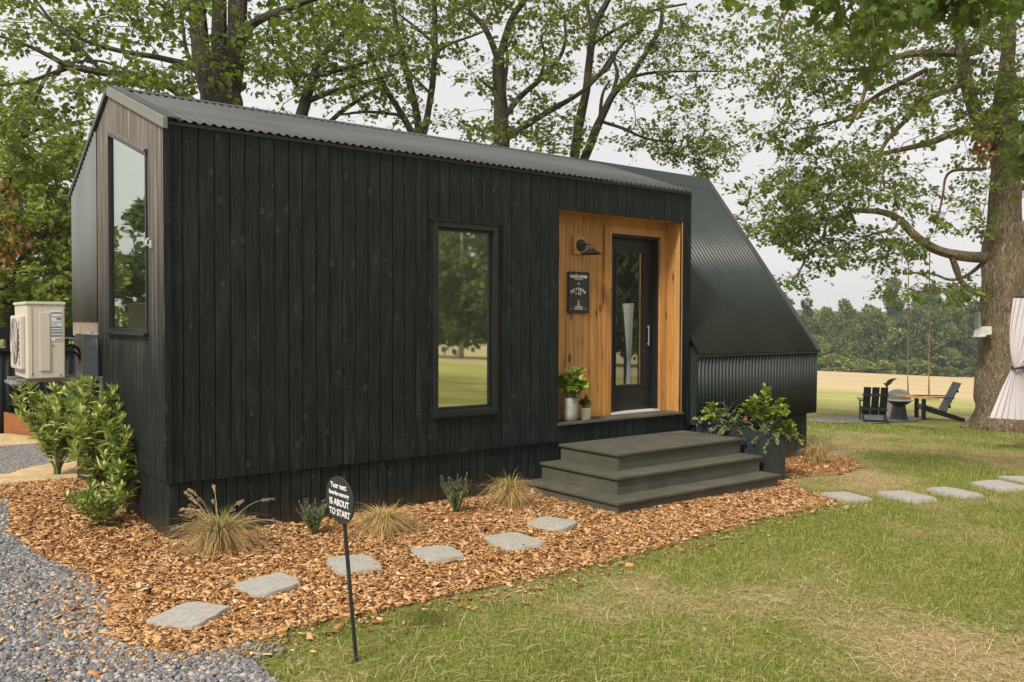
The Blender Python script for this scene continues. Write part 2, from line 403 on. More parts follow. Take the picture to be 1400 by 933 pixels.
class MB:
    def __init__(s): s.v = []; s.f = []
    def add(s, vs, fs):
        o = len(s.v); s.v += [tuple(v) for v in vs]; s.f += [tuple(i+o for i in f) for f in fs]; return s
    def box(s, x0, y0, z0, x1, y1, z1, bev=0, mtx=None):
        x0, x1 = min(x0, x1), max(x0, x1); y0, y1 = min(y0, y1), max(y0, y1); z0, z1 = min(z0, z1), max(z0, z1)
        b = min(bev, (x1-x0)*.45, (y1-y0)*.45, (z1-z0)*.45)
        if b <= 0:
            vs = [(x, y, z) for z in (z0, z1) for y in (y0, y1) for x in (x0, x1)]
            fs = [(0, 2, 3, 1), (4, 5, 7, 6), (0, 1, 5, 4), (2, 6, 7, 3), (0, 4, 6, 2), (1, 3, 7, 5)]
        else:
            bm = bmesh.new(); bmesh.ops.create_cube(bm, size=1)
            for v in bm.verts:
                v.co = Vector(((x0+x1)/2+v.co.x*(x1-x0), (y0+y1)/2+v.co.y*(y1-y0), (z0+z1)/2+v.co.z*(z1-z0)))
            bmesh.ops.bevel(bm, geom=bm.edges[:], offset=b, segments=2, affect='EDGES', profile=.6)
            bm.verts.index_update(); vs = [v.co[:] for v in bm.verts]; fs = [[v.index for v in f.verts] for f in bm.faces]; bm.free()
        if mtx is not None: vs = [mtx @ Vector(v) for v in vs]
        return s.add(vs, fs)
    def tube(s, pts, rad, n=8, cap=True, jit=0):
        pts = [Vector(p) for p in pts]
        if not hasattr(rad, '__len__'): rad = [rad]*len(pts)
        o = len(s.v); up = None
        for i, p in enumerate(pts):
            t = (pts[min(i+1, len(pts)-1)] - pts[max(i-1, 0)])
            t = t.normalized() if t.length > 1e-9 else Vector((0, 0, 1))
            if up is None: up = t.orthogonal().normalized()
            a = (up - t*up.dot(t)); a = a.normalized() if a.length > 1e-6 else t.orthogonal().normalized()
            up = a; b = t.cross(a)
            for k in range(n):
                th = 2*PI*k/n
                r = rad[i]*(1 + (jit*mnoise.noise(Vector((math.cos(th)*1.5, math.sin(th)*1.5, i*.35+p.x))) if jit else 0))
                s.v.append(tuple(p + (a*math.cos(th) + b*math.sin(th))*r))
            if i:
                q = o+(i-1)*n
                s.f += [(q+k, q+(k+1) % n, q+n+(k+1) % n, q+n+k) for k in range(n)]
        if cap:
            s.f.append(tuple(o+k for k in reversed(range(n)))); q = o+(len(pts)-1)*n
            s.f.append(tuple(q+k for k in range(n)))
        return s
    def lathe(s, prof, n=32, c=(0, 0, 0), mtx=None, flute=0, nf=0):
        o = len(s.v)
        for r, z in prof:
            for k in range(n):
                th = 2*PI*k/n; rr = r*(1+flute*math.cos(nf*th))
                v = Vector((c[0]+rr*math.cos(th), c[1]+rr*math.sin(th), c[2]+z))
                if mtx is not None: v = mtx @ v
                s.v.append(tuple(v))
        for i in range(len(prof)-1):
            q = o+i*n
            s.f += [(q+k, q+(k+1) % n, q+n+(k+1) % n, q+n+k) for k in range(n)]
        s.f.append(tuple(o+k for k in reversed(range(n)))); q = o+(len(prof)-1)*n; s.f.append(tuple(q+k for k in range(n)))
        return s
    def prism(s, poly, d, bev=0):                 # poly: 3D points, extruded by vector d
        n = len(poly); d = Vector(d)
        vs = [Vector(p) for p in poly] + [Vector(p)+d for p in poly]
        fs = [tuple(reversed(range(n))), tuple(range(n, 2*n))] + [(i, (i+1) % n, n+(i+1) % n, n+i) for i in range(n)]
        return s.add(vs, fs)
    def mesh(s, name, m, smooth=False):
        me = bpy.data.meshes.new(name); me.from_pydata(s.v, [], s.f); me.materials.append(m)
        if smooth: me.polygons.foreach_set('use_smooth', [True]*len(me.polygons))
        me.update(); return me
    def build(s, name, m, parent=None, smooth=False, label=None, local=False):
        me = s.mesh(name, m, smooth)
        if smooth: me.set_sharp_from_angle(angle=R(38))
        bm = bmesh.new(); bm.from_mesh(me); bmesh.ops.recalc_face_normals(bm, faces=bm.faces[:]); bm.to_mesh(me); bm.free()
        o = bpy.data.objects.new(name, me)
        if local: COL.objects.link(o); o.parent = parent
        else: link(o, parent)
        if label: o['label'] = label
        return o

def rot_rand(n, tilt=None):
    if tilt is None:
        q = rng.normal(size=(n, 4)); q /= np.linalg.norm(q, axis=1)[:, None]
    else:
        az = rng.uniform(0, 2*PI, n); tl = rng.normal(0, tilt, n); ta = rng.uniform(0, 2*PI, n)
        q1 = np.stack([np.cos(az/2), 0*az, 0*az, np.sin(az/2)], 1)
        q2 = np.stack([np.cos(tl/2), np.sin(tl/2)*np.cos(ta), np.sin(tl/2)*np.sin(ta), 0*tl], 1)
        w = q2[:, 0]*q1[:, 0] - (q2[:, 1:]*q1[:, 1:]).sum(1)
        v = q2[:, :1]*q1[:, 1:] + q1[:, :1]*q2[:, 1:] + np.cross(q2[:, 1:], q1[:, 1:])
        q = np.concatenate([w[:, None], v], 1)
    w, x, y, z = q.T
    return np.stack([np.stack([1-2*(y*y+z*z), 2*(x*y-z*w), 2*(x*z+y*w)], -1),
                     np.stack([2*(x*y+z*w), 1-2*(x*x+z*z), 2*(y*z-x*w)], -1),
                     np.stack([2*(x*z-y*w), 2*(y*z+x*w), 1-2*(x*x+y*y)], -1)], 1)
def frames(d, up):                                  # local y along d, local z ~ up
    y = d/np.linalg.norm(d, axis=1)[:, None]
    x = np.cross(y, up); x /= np.linalg.norm(x, axis=1)[:, None]+1e-9
    z = np.cross(x, y)
    return np.stack([x, y, z], -1)
def scatter(name, tv, tf, Rm, S, P, m, smooth=False, jitter=0):
    tv = np.asarray(tv, float); n = len(P); S = np.asarray(S, float)
    if S.ndim == 1: S = S[:, None].repeat(3, 1)
    loc = tv[None]*S[:, None, :]
    if jitter: loc = loc*(1+rng.normal(0, jitter, loc.shape))
    V = np.einsum('nij,nkj->nki', Rm, loc) + np.asarray(P)[:, None, :]
    flat = np.concatenate([np.asarray(f) for f in tf]); cnt = [len(f) for f in tf]
    FF = (flat[None, :] + (np.arange(n)*len(tv))[:, None])
    return mesh_arrays(name, V, FF, np.tile(cnt, n), m, smooth)
def obj(name, me, parent=None, local=False):
    o = bpy.data.objects.new(name, me)
    if local: COL.objects.link(o); o.parent = parent
    else: link(o, parent)
    return o

# leaf templates: y is the leaf axis, two halves folded along the midrib
LEAF = ([(0, 0, 0), (.30, .25, .07), (.42, .55, .10), (.17, .72, .03), (0, 1, -.06), (-.17, .72, .03), (-.42, .55, .10), (-.30, .25, .07), (0, .5, -.02)],
        [(0, 1, 2, 8), (8, 2, 3, 4), (0, 8, 6, 7), (8, 4, 5, 6)])
OAKLEAF = ([(0, 0, 0), (.16, .2, .03), (.30, .28, .06), (.18, .42, .03), (.36, .6, .08), (.2, .7, .03), (.22, .9, .02), (0, 1, -.05),
            (-.22, .9, .02), (-.2, .7, .03), (-.36, .6, .08), (-.18, .42, .03), (-.30, .28, .06), (-.16, .2, .03), (0, .45, -.02)],
           [(0, 1, 2, 3, 14), (14, 3, 4, 5), (14, 5, 6, 7), (0, 14, 11, 12, 13), (14, 9, 10, 11), (14, 7, 8, 9)])
LANCE = ([(0, 0, 0), (.12, .3, .04), (.13, .6, .03), (0, 1, -.12), (-.13, .6, .03), (-.12, .3, .04), (0, .45, -.01)],
         [(0, 1, 2, 6), (6, 2, 3), (0, 6, 4, 5), (6, 3, 4)])

def inpoly(x, y, poly):
    r = False; j = len(poly)-1
    for i in range(len(poly)):
        xi, yi = poly[i][0], poly[i][1]; xj, yj = poly[j][0], poly[j][1]
        if (yi > y) != (yj > y) and x < (xj-xi)*(y-yi)/(yj-yi)+xi: r = not r
        j = i
    return r

def patch(x, y):
    d = depth((x, y)); g = .95*mnoise.fractal(Vector((x*.5, y*.5, 7)), 1., 2., 4) + .3*mnoise.noise(Vector((x*2.6, y*2.6, 2)))
    def bump(c, w): return math.exp(-min(40, ((d-c)/w)**2))
    return g + .30 - .42*bump(13.3, 2.6) + .16*bump(6.8, 1.4) - .25*(1/(1+math.exp(max(-40, min(40, (d-4.85)*5))))) + .25*bump(18.5, 1.8) + .2*bump(24, 2.5)
# ================================================================ GROUND
def axis_vals(lo, hi, step_near, c, spread):
    v = [c]; s = step_near
    x = c
    while x < hi:
        x += max(step_near, abs(x-c-0)*spread if abs(x-c) > 12 else step_near); v.append(x)
    x = c
    while x > lo:
        x -= max(step_near, abs(x-c)*spread if abs(x-c) > 12 else step_near); v.append(x)
    return sorted(v)
xs = axis_vals(-320, 700, .3, 3, .05); ys = axis_vals(-500, 600, .3, -2, .05)
vs = []
for y in ys:
    for x in xs:
        z = hgt(x, y)
        if x > 160: z = hgt(160, y) 
        vs.append((x, y, z))
nx = len(xs); fs = [(j*nx+i, j*nx+i+1, (j+1)*nx+i+1, (j+1)*nx+i) for j in range(len(ys)-1) for i in range(nx-1)]
fa = np.array(fs)
me = mesh_arrays('lawn', vs, fa, np.full(len(fa), 4), M['lawn'], True)
at = me.attributes.new('patch', 'FLOAT', 'POINT'); at.data.foreach_set('value', np.array([patch(v[0], v[1]) for v in vs], np.float32))
tag(obj('lawn', me), kind='structure')

HOUSE_POLY = [(.02, .02), (6.06, .02), (6.06, -.03), (8.5, -.03), (8.5, 3.3), (.02, 3.3)]
def sheet(name, poly, m, dz, step=.05, edge=.06):
    bx = [p[0] for p in poly]; by = [p[1] for p in poly]
    X0, X1, Y0, Y1 = min(bx), max(bx), min(by), max(by)
    idx = {}; V = []; Fc = []
    def vid(i, j):
        if (i, j) not in idx:
            x = X0+i*step; y = Y0+j*step
            idx[(i, j)] = len(V); V.append((x, y, hgt(x, y)+dz))
        return idx[(i, j)]
    for i in range(int((X1-X0)/step)+1):
        for j in range(int((Y1-Y0)/step)+1):
            x = X0+(i+.5)*step; y = Y0+(j+.5)*step
            o = edge*mnoise.noise(Vector((x*5, y*5, 1)))
            o2 = edge*mnoise.noise(Vector((x*5, y*5, 9)))
            if inpoly(x+o, y+o2, poly): Fc.append((vid(i, j), vid(i+1, j), vid(i+1, j+1), vid(i, j+1)))
    fa = np.array(Fc)
    return tag(obj(name, mesh_arrays(name, V, fa, np.full(len(fa), 4), m, True)), kind='structure')

mulch_px = [(12, 688), (10, 730), (50, 762), (112, 785), (150, 815), (140, 850), (170, 885), (235, 898), (330, 885), (400, 862), (520, 838), (640, 812), (760, 786), (860, 764), (960, 735), (1050, 709), (1135, 692), (1140, 684), (1100, 672), (1085, 660)]
mulch_poly = [G(*p)[:2] for p in mulch_px] + [(6.6, -.1), (6.0, .1), (.1, .1), (.1, 3.2), (-.75, 3.4), (-1.25, 2.9)]
sheet('mulch_bed', mulch_poly, M['mulch'], .006)
mulch2 = [G(*p)[:2] for p in [(1085, 655), (1110, 652), (1150, 650), (1180, 640), (1165, 628), (1130, 622)]] + [(8.6, -.02), (6.6, -.02)]
sheet('mulch_strip', mulch2, M['mulch'], .006)
gravel_px = [(12, 672), (12, 730), (55, 762), (115, 785), (155, 815), (142, 850), (172, 885), (235, 895), (300, 890), (345, 905), (380, 938), (380, 1400), (-900, 1400), (-900, 760), (-300, 674)]
gravel_poly = [G(*p)[:2] for p in gravel_px]
sheet('gravel_drive', gravel_poly, M['gravel'], .003)
g2 = [G(*p)[:2] for p in [(-120, 606), (150, 606), (110, 640), (60, 645), (0, 652), (-120, 656)]]
sheet('gravel_yard', g2, M['gravel'], .004, .08)
sandp = [G(*p)[:2] for p in [(-200, 650), (0, 650), (60, 636), (150, 618), (150, 655), (60, 668), (0, 676), (-200, 680)]]
sheet('sand_strip', sandp, M['sand'], .010, .06)
firep = [G(*p)[:2] for p in [(1090, 576), (1135, 580), (1200, 580), (1245, 577), (1275, 573), (1260, 570), (1215, 569), (1180, 569), (1125, 571)]]
sheet('gravel_pad', firep, M['gravel'], .02, .12)

# loose wood chips
def pts_in(poly, n, avoid=None, dens_pow=0):
    bx = [p[0] for p in poly]; by = [p[1] for p in poly]; out = []
    while len(out) < n:
        x = random.uniform(min(bx), max(bx)); y = random.uniform(min(by), max(by))
        if inpoly(x, y, poly) and not inpoly(x, y, HOUSE_POLY):
            if dens_pow:
                d = max(1, depth((x, y)))
                if random.random() > min(1, (4.2/d)**dens_pow): continue
            out.append((x, y))
    return out
box_v = [(x, y, z) for z in (-.5, .5) for y in (-.5, .5) for x in (-.5, .5)]
box_f = [(0, 2, 3, 1), (4, 5, 7, 6), (0, 1, 5, 4), (2, 6, 7, 3), (0, 4, 6, 2), (1, 3, 7, 5)]
def chips(name, P2, label):
    n = len(P2); P = np.array([(x, y, hgt(x, y)+.012) for x, y in P2]); P[:, 2] += rng.uniform(0, .014, n)
    ln = np.minimum(rng.lognormal(math.log(.023), .52, n), .075); wd = ln*rng.uniform(.22, .6, n); th = rng.uniform(.002, .006, n)
    me = scatter(name, box_v, box_f, rot_rand(n, .38), np.stack([ln, wd, th], 1), P, M['chip'], jitter=.18)
    return me
P2 = pts_in(mulch_poly, 46000, dens_pow=.8) + pts_in(mulch2, 1500)
# spill over the edges of the bed
for _ in range(2200):
    i = random.randrange(3, 17); a = mulch_poly[i]; b = mulch_poly[i+1]; t = random.random()
    x = a[0]+(b[0]-a[0])*t+random.gauss(0, .10); y = a[1]+(b[1]-a[1])*t+random.gauss(0, .17)
    P2.append((x, y))
for _ in range(900):
    x, y = G(random.gauss(120, 55), random.gauss(835, 45))[:2]; P2.append((x, y))
tag(obj('wood_chips', chips('wood_chips', P2, '')), 'loose orange brown wood chips spread over the mulch bed round the house', 'wood chips', kind='stuff')

# loose gravel stones
bm = bmesh.new(); bmesh.ops.create_icosphere(bm, subdivisions=1, radius=.5)
ico_v = [v.co[:] for v in bm.verts]; ico_f = [tuple(v.index for v in f.verts) for f in bm.faces]; bm.free()
gp = [G(*p)[:2] for p in [(-60, 676), (12, 676), (12, 730), (60, 764), (118, 788), (158, 818), (146, 850), (175, 885), (240, 897), (300, 893), (345, 907), (395, 950), (400, 1060), (-140, 1060)]]
P2 = pts_in(gp, 32000, dens_pow=.8)
for _ in range(260):
    x, y = G(random.gauss(330, 28), random.gauss(893, 8))[:2]; P2.append((x, y))
for _ in range(120):
    x, y = G(random.uniform(900, 1110), random.gauss(672, 3))[:2]
    if y < -1.42 or x > 6.42: P2.append((x, y))
n_ = len(P2); P = np.array([(x, y, hgt(x, y)+.008) for x, y in P2]); P[:, 2] += rng.uniform(0, .008, n_)
sz = np.minimum(rng.lognormal(math.log(.021), .38, n_), .042)
S = np.stack([sz*rng.uniform(.8, 1.3, n_), sz*rng.uniform(.7, 1.1, n_), sz*rng.uniform(.45, .8, n_)], 1)
tag(obj('gravel_stones', scatter('gravel_stones', ico_v, ico_f, rot_rand(n_, .5), S, P, M['stone_chip'], jitter=.14)),
    'loose blue grey crushed stones covering the drive at lower left', 'gravel', kind='stuff')

# lawn blades and straw
def lawn_points(n, dmax, pw):
    out = []
    while len(out) < n:
        d = random.uniform(3.6**(1-pw), dmax**(1-pw))**(1/(1-pw)) if pw != 1 else 3.6*(dmax/3.6)**random.random()
        l = d*random.uniform(-.62, .64)
        x = CX + d*math.sin(YAW) + l*math.cos(YAW); y = CY + d*math.cos(YAW) - l*math.sin(YAW)
        if x < -3.2 or inpoly(x, y, mulch_poly) or inpoly(x, y, gravel_poly) or inpoly(x, y, HOUSE_POLY) or inpoly(x, y, mulch2) or (y > .0 and x < 6): continue
        if 5.9 < x < 6.5 and -1.2 < y: continue
        out.append((x, y))
    return out
PV = []
for (x, y) in lawn_points(120000, 19, .45):
    g = patch(x, y)
    if random.random() < min(1, max(.22, .62+1.1*g)): PV.append((x, y, g))
n_ = len(PV); PV = np.array(PV); P = np.array([(x, y, hgt(x, y)-.003) for x, y, _ in PV])
hh = rng.uniform(.018, .045, n_)*(1+.7*np.clip(PV[:, 2], 0, 1)); ww = rng.uniform(.0022, .0042, n_)*(1+np.clip((np.array([depth(p) for p in P])-5)/6, 0, 2))
tv = [(-.5, 0, 0), (.5, 0, 0), (.34, .18, .6), (-.34, .18, .6), (0, .55, 1)]
tf = [(0, 1, 2, 3), (3, 2, 4)]
tag(obj('grass', scatter('grass', tv, tf, rot_rand(n_, .42), np.stack([ww, hh, hh], 1), P, M['grassblade'])),
    'short patchy green and yellow grass blades growing in the lawn', 'grass', kind='stuff')
PS = lawn_points(28000, 17, .6)
for _ in range(1600):
    i = random.randrange(5, 17); a = mulch_poly[i]; b = mulch_poly[i+1]; t = random.random()
    PS.append((a[0]+(b[0]-a[0])*t+random.gauss(0, .22), a[1]+(b[1]-a[1])*t+random.gauss(0, .18)))
PS = [p for p in PS if patch(*p) < .12 or random.random() < .4]
n_ = len(PS); P = np.array([(x, y, hgt(x, y)+random.uniform(.008, .035)) for x, y in PS])
ln = rng.lognormal(math.log(.075), .5, n_)
tv = [(-.5, 0, 0), (-.17, .06, .03), (.17, .03, .02), (.5, -.05, 0), (.5, -.05, 0.01), (.17, .03, .03), (-.17, .06, .04), (-.5, 0, .01)]
tvs = np.array([(-.5, -.5, 0), (-.5, .5, 0), (-.1, .5, 1), (-.1, -.5, 1), (.25, .7, .6), (.25, -.3, .6), (.5, .4, -.4), (.5, -.2, -.4)], float)
tf = [(0, 1, 2, 3), (3, 2, 4, 5), (5, 4, 6, 7)]
tag(obj('straw', scatter('straw', tvs, tf, rot_rand(n_, .16), np.stack([ln, rng.uniform(.0012, .0024, n_), ln*.06], 1), P, M['straw'])),
    'dry straw clippings lying loose on the lawn and mulch edge', 'straw', kind='stuff')

# ================================================================ HOUSE
L, ZE, YR, ZR, YB, ZB = 6.084, 2.816, 1.694, 3.395, 3.30, 2.605
L2 = 8.42; L2E = 8.60; YW = -.10; ZW = .895
H = empty('tiny_house', (0, 0, -.47), 'black timber tiny house with a steep corrugated metal roof and cedar doorway', 'house')

def boards(name, m, parent, axis, u0, u1, pitch, zb, zt, holes, face, thick, sgn):
    # axis 'x': boards in plane y=face facing -y ; axis 'y': plane x=face facing -x
    mb = MB(); cuts = []
    k = math.floor(u0/pitch)*pitch
    while k < u1:
        cuts.append((max(k, u0), min(k+pitch, u1))); k += pitch
    for a, b in cuts:
        if b-a < .004: continue
        ed = sorted({a, b} | {h[0] for h in holes if a < h[0] < b} | {h[1] for h in holes if a < h[1] < b})
        for c, d in zip(ed[:-1], ed[1:]):
            mid = (c+d)/2
            ga = .0009 if c == a else 0; gb = .0009 if d == b else 0
            iv = [(zb, None)]
            segs = [(lambda u: zb(u), lambda u: zt(u))]
            for h in holes:
                if h[0] <= mid <= h[1]:
                    zb_ = zb; h2, h3 = h[2], h[3]
                    f3 = h3 if callable(h3) else (lambda u, q=h3: q)
                    segs = [(lambda u: zb(u), lambda u, q=h2: q), (f3, lambda u: zt(u))]
            for lo, hi in segs:
                if hi(mid)-lo(mid) < .01: continue
                cc, dd = c+ga, d-gb; e1 = .0035 if c == a else 0; e2 = .0035 if d == b else 0
                vs = []
                for f in (lo, hi):
                    for (u, t) in ((cc, 0), (cc+e1, thick), (dd-e2, thick), (dd, 0)):
                        p = face - t
                        vs.append((u, p, f(u)) if axis == 'x' else (p, u, f(u)))
                mb.add(vs, [(0, 1, 2, 3), (7, 6, 5, 4), (0, 4, 5, 1), (1, 5, 6, 2), (2, 6, 7, 3), (3, 7, 4, 0)])
    return mb.build(name, m, parent)

WX0, WX1, WZ0, WZ1 = 2.422, 3.184, .366, 2.21
RX0, RX1, RZ0, RZ1, RD = 4.005, 5.926, .194, 2.444, .245
front = boards('front_wall', M['charred'], H, 'x', 0, L, .125, lambda u: 0. if u < RX0 else -.02, lambda u: ZE-.035,
       [(WX0+.03, WX1-.03, WZ0+.03, WZ1-.03), (RX0, RX1, RZ0-.025, RZ1)], .022, .022, -1)
# solid core behind the boards, with the same openings
mb = MB()
def corebox(x0, x1, z0, z1): mb.box(x0, .0225, z0, x1, .12, z1)
corebox(.02, WX0+.02, 0, ZE-.06); corebox(WX0+.02, WX1-.02, 0, WZ0+.02); corebox(WX0+.02, WX1-.02, WZ1-.02, ZE-.06)
corebox(WX1-.02, RX0-.03, 0, ZE-.06); corebox(RX0-.03, RX1+.03, RZ1+.022, ZE-.06); corebox(RX1+.03, L-.02, -.02, ZE-.06); corebox(RX0-.03, RX1+.03, -.02, RZ0-.03)
mb.build('wall_core', M['core'], H)
# skirt
skf = boards('skirt', M['charred_skirt'], H, 'x', .012, L, .093, lambda u: hgt(u, 0)-.12, lambda u: .0, [], .045, .018, -1)
mb = MB(); mb.box(.035, .0455, -.75, L-.01, .1, -.003); mb.box(.045, .1, -.75, .1, YB-.05, -.003)
mb.build('foundation', M['core'], H)
boards('skirt', M['charred_end'], H, 'y', .03, YB, .11, lambda u: -.75, lambda u: .0, [], .040, .018, -1)

# gable end wall, weathered boards then grey ribbed sheet
def roofz(y):
    return ZE + (ZR-ZE)*(y/YR) if y < YR else ZR + (ZB-ZR)*(y-YR)/(YB-YR)
GY0, GY1, GZ0 = .50, 1.75, 1.165
def gtop(u): return 2.64 + (3.02-2.64)*(u-GY0)/(GY1-GY0)
ys_ = 2.20
def ztg(u): return roofz(u)-.04
boards('end_wall', M['charred_end'], H, 'y', 0, YR, .11, lambda u: .0, ztg, [(GY0, YR, GZ0, lambda u: gtop(u))], .022, .022, -1)
boards('end_wall', M['charred_end'], H, 'y', YR, ys_, .11, lambda u: .0, ztg, [(YR, GY1, GZ0, lambda u: gtop(min(u, GY1)))], .022, .022, -1)
boards('end_wall', M['charred_end'], H, 'y', ys_, YB, .11, lambda u: .0, lambda u: 1.10, [], .022, .022, -1)
mb = MB(); mb.box(-.006, ys_+.004, 1.104, .022, YB, 1.25); mb.build('bare_sheathing', M['sheath'], H)
# core of the gable as prisms round the window
mb = MB()
def gprism(y0, y1, zb0, zb1):
    mb.prism([(.0225, y0, zb0), (.0225, y1, zb1), (.0225, y1, roofz(y1)-.06), (.0225, y0, roofz(y0)-.06)], (.1, 0, 0))
gprism(.12, GY0-.01, 0, 0); gprism(GY0-.01, YR, gtop(GY0)+.0, gtop(YR)+.01)
mb.box(.0225, GY0-.01, 0, .1225, GY1+.01, GZ0-.005); gprism(GY1+.01, YB-.03, 0, 0)
mb.prism([(.0225, YR, gtop(YR)+.012), (.0225, GY1+.01, gtop(GY1)+.012), (.0225, GY1+.01, roofz(GY1)-.07), (.0225, YR, roofz(YR)-.06)], (.1, 0, 0))
mb.build('wall_core', M['core'], H)

def corr(name, m, parent, a, b, c, d, pitch, amp, thick=.0015, label=None):
    """ribbed sheet: bottom edge a->b, top edge c->d (waves run along a->b)"""
    a, b, c, d = map(Vector, (a, b, c, d))
    ln = (b-a).length; nw = max(2, round(ln/pitch)); ns = nw*8+1
    nrm = (b-a).cross(c-a).normalized()
    V = []
    for i in range(ns):
        t = i/(ns-1); o = nrm*(amp*math.cos(t*nw*2*PI))
        V.append(a.lerp(b, t)+o); V.append(c.lerp(d, t)+o)
    fs = [(2*i, 2*i+2, 2*i+3, 2*i+1) for i in range(ns-1)]
    me = bpy.data.meshes.new(name); me.from_pydata([tuple(v) for v in V], [], fs); me.materials.append(m)
    me.polygons.foreach_set('use_smooth', [True]*len(fs)); me.update()
    o = bpy.data.objects.new(name, me); link(o, parent)
    md = o.modifiers.new('thickness', 'SOLIDIFY'); md.thickness = thick; md.offset = 0
    if label: o['label'] = label
    return o
# gable grey sheet
corr('metal_cladding', M['grey_metal'], H, (-.012, ys_+.005, 1.25), (-.012, YB, 1.25), (-.012, ys_+.005, roofz(ys_)-.04), (-.012, YB, roofz(YB)-.03), .075, .006)

# roofs
ov = .035
sl = (ZR-ZE)/YR
front_roof = corr('front_roof', M['roof'], H, (-.02, -ov, ZE-ov*sl+.012), (L+.03, -ov, ZE-ov*sl+.012), (-.02, YR-.01, ZR+.008), (L+.03, YR-.01, ZR+.008), .0762, .0095)
corr('rear_roof', M['roof_steep'], H, (L2, YB+.05, ZB-.02), (-.02, YB+.05, ZB-.02), (L2, YR+.01, ZR+.005), (-.02, YR+.01, ZR+.005), .0762, .0095)
corr('steep_roof', M['roof_steep'], H, (L+.002, YW-.03, ZW-.02), (L2E, YW-.03, ZW-.02), (L+.002, YR-.012, ZR-.0), (L2, YR-.012, ZR-.0), .076, .014)
corr('low_wall', M['wall_metal'], H, (L+.004, YW, .03), (L2E-.035, YW, .03), (L+.004, YW, ZW-.02), (L2E-.02, YW, ZW-.02), .066, .015)
# solid under the steep roof and behind the low wall, and the right gable end
mb = MB()
mb.prism([(L+.01, YW+.02, .05), (L+.01, YB-.02, .05), (L+.01, YB-.02, ZB-.05), (L+.01, YR, ZR-.06), (L+.01, YW+.02, ZW-.06)], (L2-L-.05, 0, 0))
mb.box(L+.05, YW+.06, -1.2, L2-.12, YB-.1, .05)
mb.build('extension_core', M['core'], H)
boards('skirt', M['charred_skirt'], H, 'x', L+.03, L2-.0, .093, lambda u: hgt(u, YW)-.25, lambda u: .04, [], YW+.055, .018, -1)
# trims
mb = MB()
def slab(p, q, w, h, off=(0, 0, 0)):
    pass
fx = -.03
mb.prism([(fx, -.045, ZE-.075), (fx, YR, ZR-.06), (fx, YR, ZR+.025), (fx, -.045, ZE+.008)], (.032, 0, 0))
mb.build('fascia', M['trim_metal'], H)
mb = MB()
mb.prism([(-.032, YR+.001, ZR-.03), (-.032, YB+.05, ZB-.045), (-.032, YB+.05, ZB+.005), (-.032, YR+.001, ZR+.025)], (.045, 0, 0))
mb.build('rear_fascia', M['roof_steep'], H)
mb = MB(); 
mb.prism([(.002, -.045, ZE+.009), (.002, YR, ZR+.0265), (.002, YR, ZR+.035), (.002, -.045, ZE+.018)], (.10, 0, 0))
mb.build('verge_trim', M['roof_steep'], H)
mb = MB()
mb.prism([(-.03, YR-.05, ZR+.006), (-.03, YR, ZR+.034), (-.03, YR+.06, ZR-.004)], (L+.2, 0, 0))
mb.build('ridge_cap', M['roof_steep'], H)
mb = MB()
ss = (ZR-ZW)/(YR-YW)
mb.prism([(L-.35, YR-.12, ZR+.018-.12*ss), (L-.35, YR-.03, ZR+.03), (L-.35, YR+.02, ZR+.035), (L-.35, YR+.10, ZR-.01)], (L2-L+.37, 0, 0))
mb.build('ridge_cap', M['roof_steep'], H, True)
# right verge of the steep roof
mb = MB()
a0 = Vector((L2E, YW-.035, ZW-.02)); a1 = Vector((L2, YR-.02, ZR+.0)); nn = Vector((0, -ss, 1)).normalized()
mb.add([a0+nn*.012, a1+nn*.012, a1+nn*.012+Vector((-.07, 0, 0)), a0+nn*.012+Vector((-.07, 0, 0)), a0+nn*.026+Vector((.01, 0, 0)), a1+nn*.026+Vector((.01, 0, 0)), a1+nn*.026+Vector((-.05, 0, 0)), a0+nn*.026+Vector((-.05, 0, 0)),
        a0-nn*.09+Vector((.01, 0, 0)), a1-nn*.09+Vector((.01, 0, 0))],
       [(4, 5, 6, 7), (7, 6, 2, 3), (4, 8, 9, 5)])
o = mb.build('verge_trim', M['roof_steep'], H); o.modifiers.new('thickness', 'SOLIDIFY').thickness = .004
# eave flashing strips
mb = MB(); mb.box(0, -.012, ZE-.036, L+.004, .02, ZE-.008); mb.build('eave_trim', M['black'], H)
mb = MB(); mb.box(L+.006, YW-.022, ZW-.052, L2E-.01, YW-.012, ZW-.026, .002); mb.build('eave_trim', M['wall_metal'], H)
# corner boards
mb = MB(); mb.box(-.024, -.0235, .0, .028, .0, ZE-.04, .003)
mb.build('corner_board', M['charred'], H)
mb = MB(); mb.box(L-.03, -.008, .0, L+.006, .4, ZE-.04, .003); mb.build('corner_board', M['charred'], H)
mb = MB(); mb.box(L+.002, YW-.006, .03, L+.03, -.01, ZW-.03, .002); mb.build('corner_trim', M['wall_metal'], H)
# rear wall
mb = MB(); mb.box(0.03, YB-.1, -.75, L2-.05, YB-.02, ZB-.05); mb.build('rear_wall', M['charred'], H)
# interior: floor, partition, ceiling lining so the glass has a room behind it
mb = MB(); mb.box(.13, .13, .10, L-.02, YB-.12, .16); mb.build('interior_floor', M['inner_floor'], H)
mb = MB(); mb.box(1.9, 1.4, .16, 1.98, YB-.13, 2.55); mb.box(.13, YB-.16, .16, L, YB-.11, 2.4); mb.box(3.9, .6, .16, 3.95, YB-.13, 2.5)
mb.build('interior_wall', M['inner'], H)

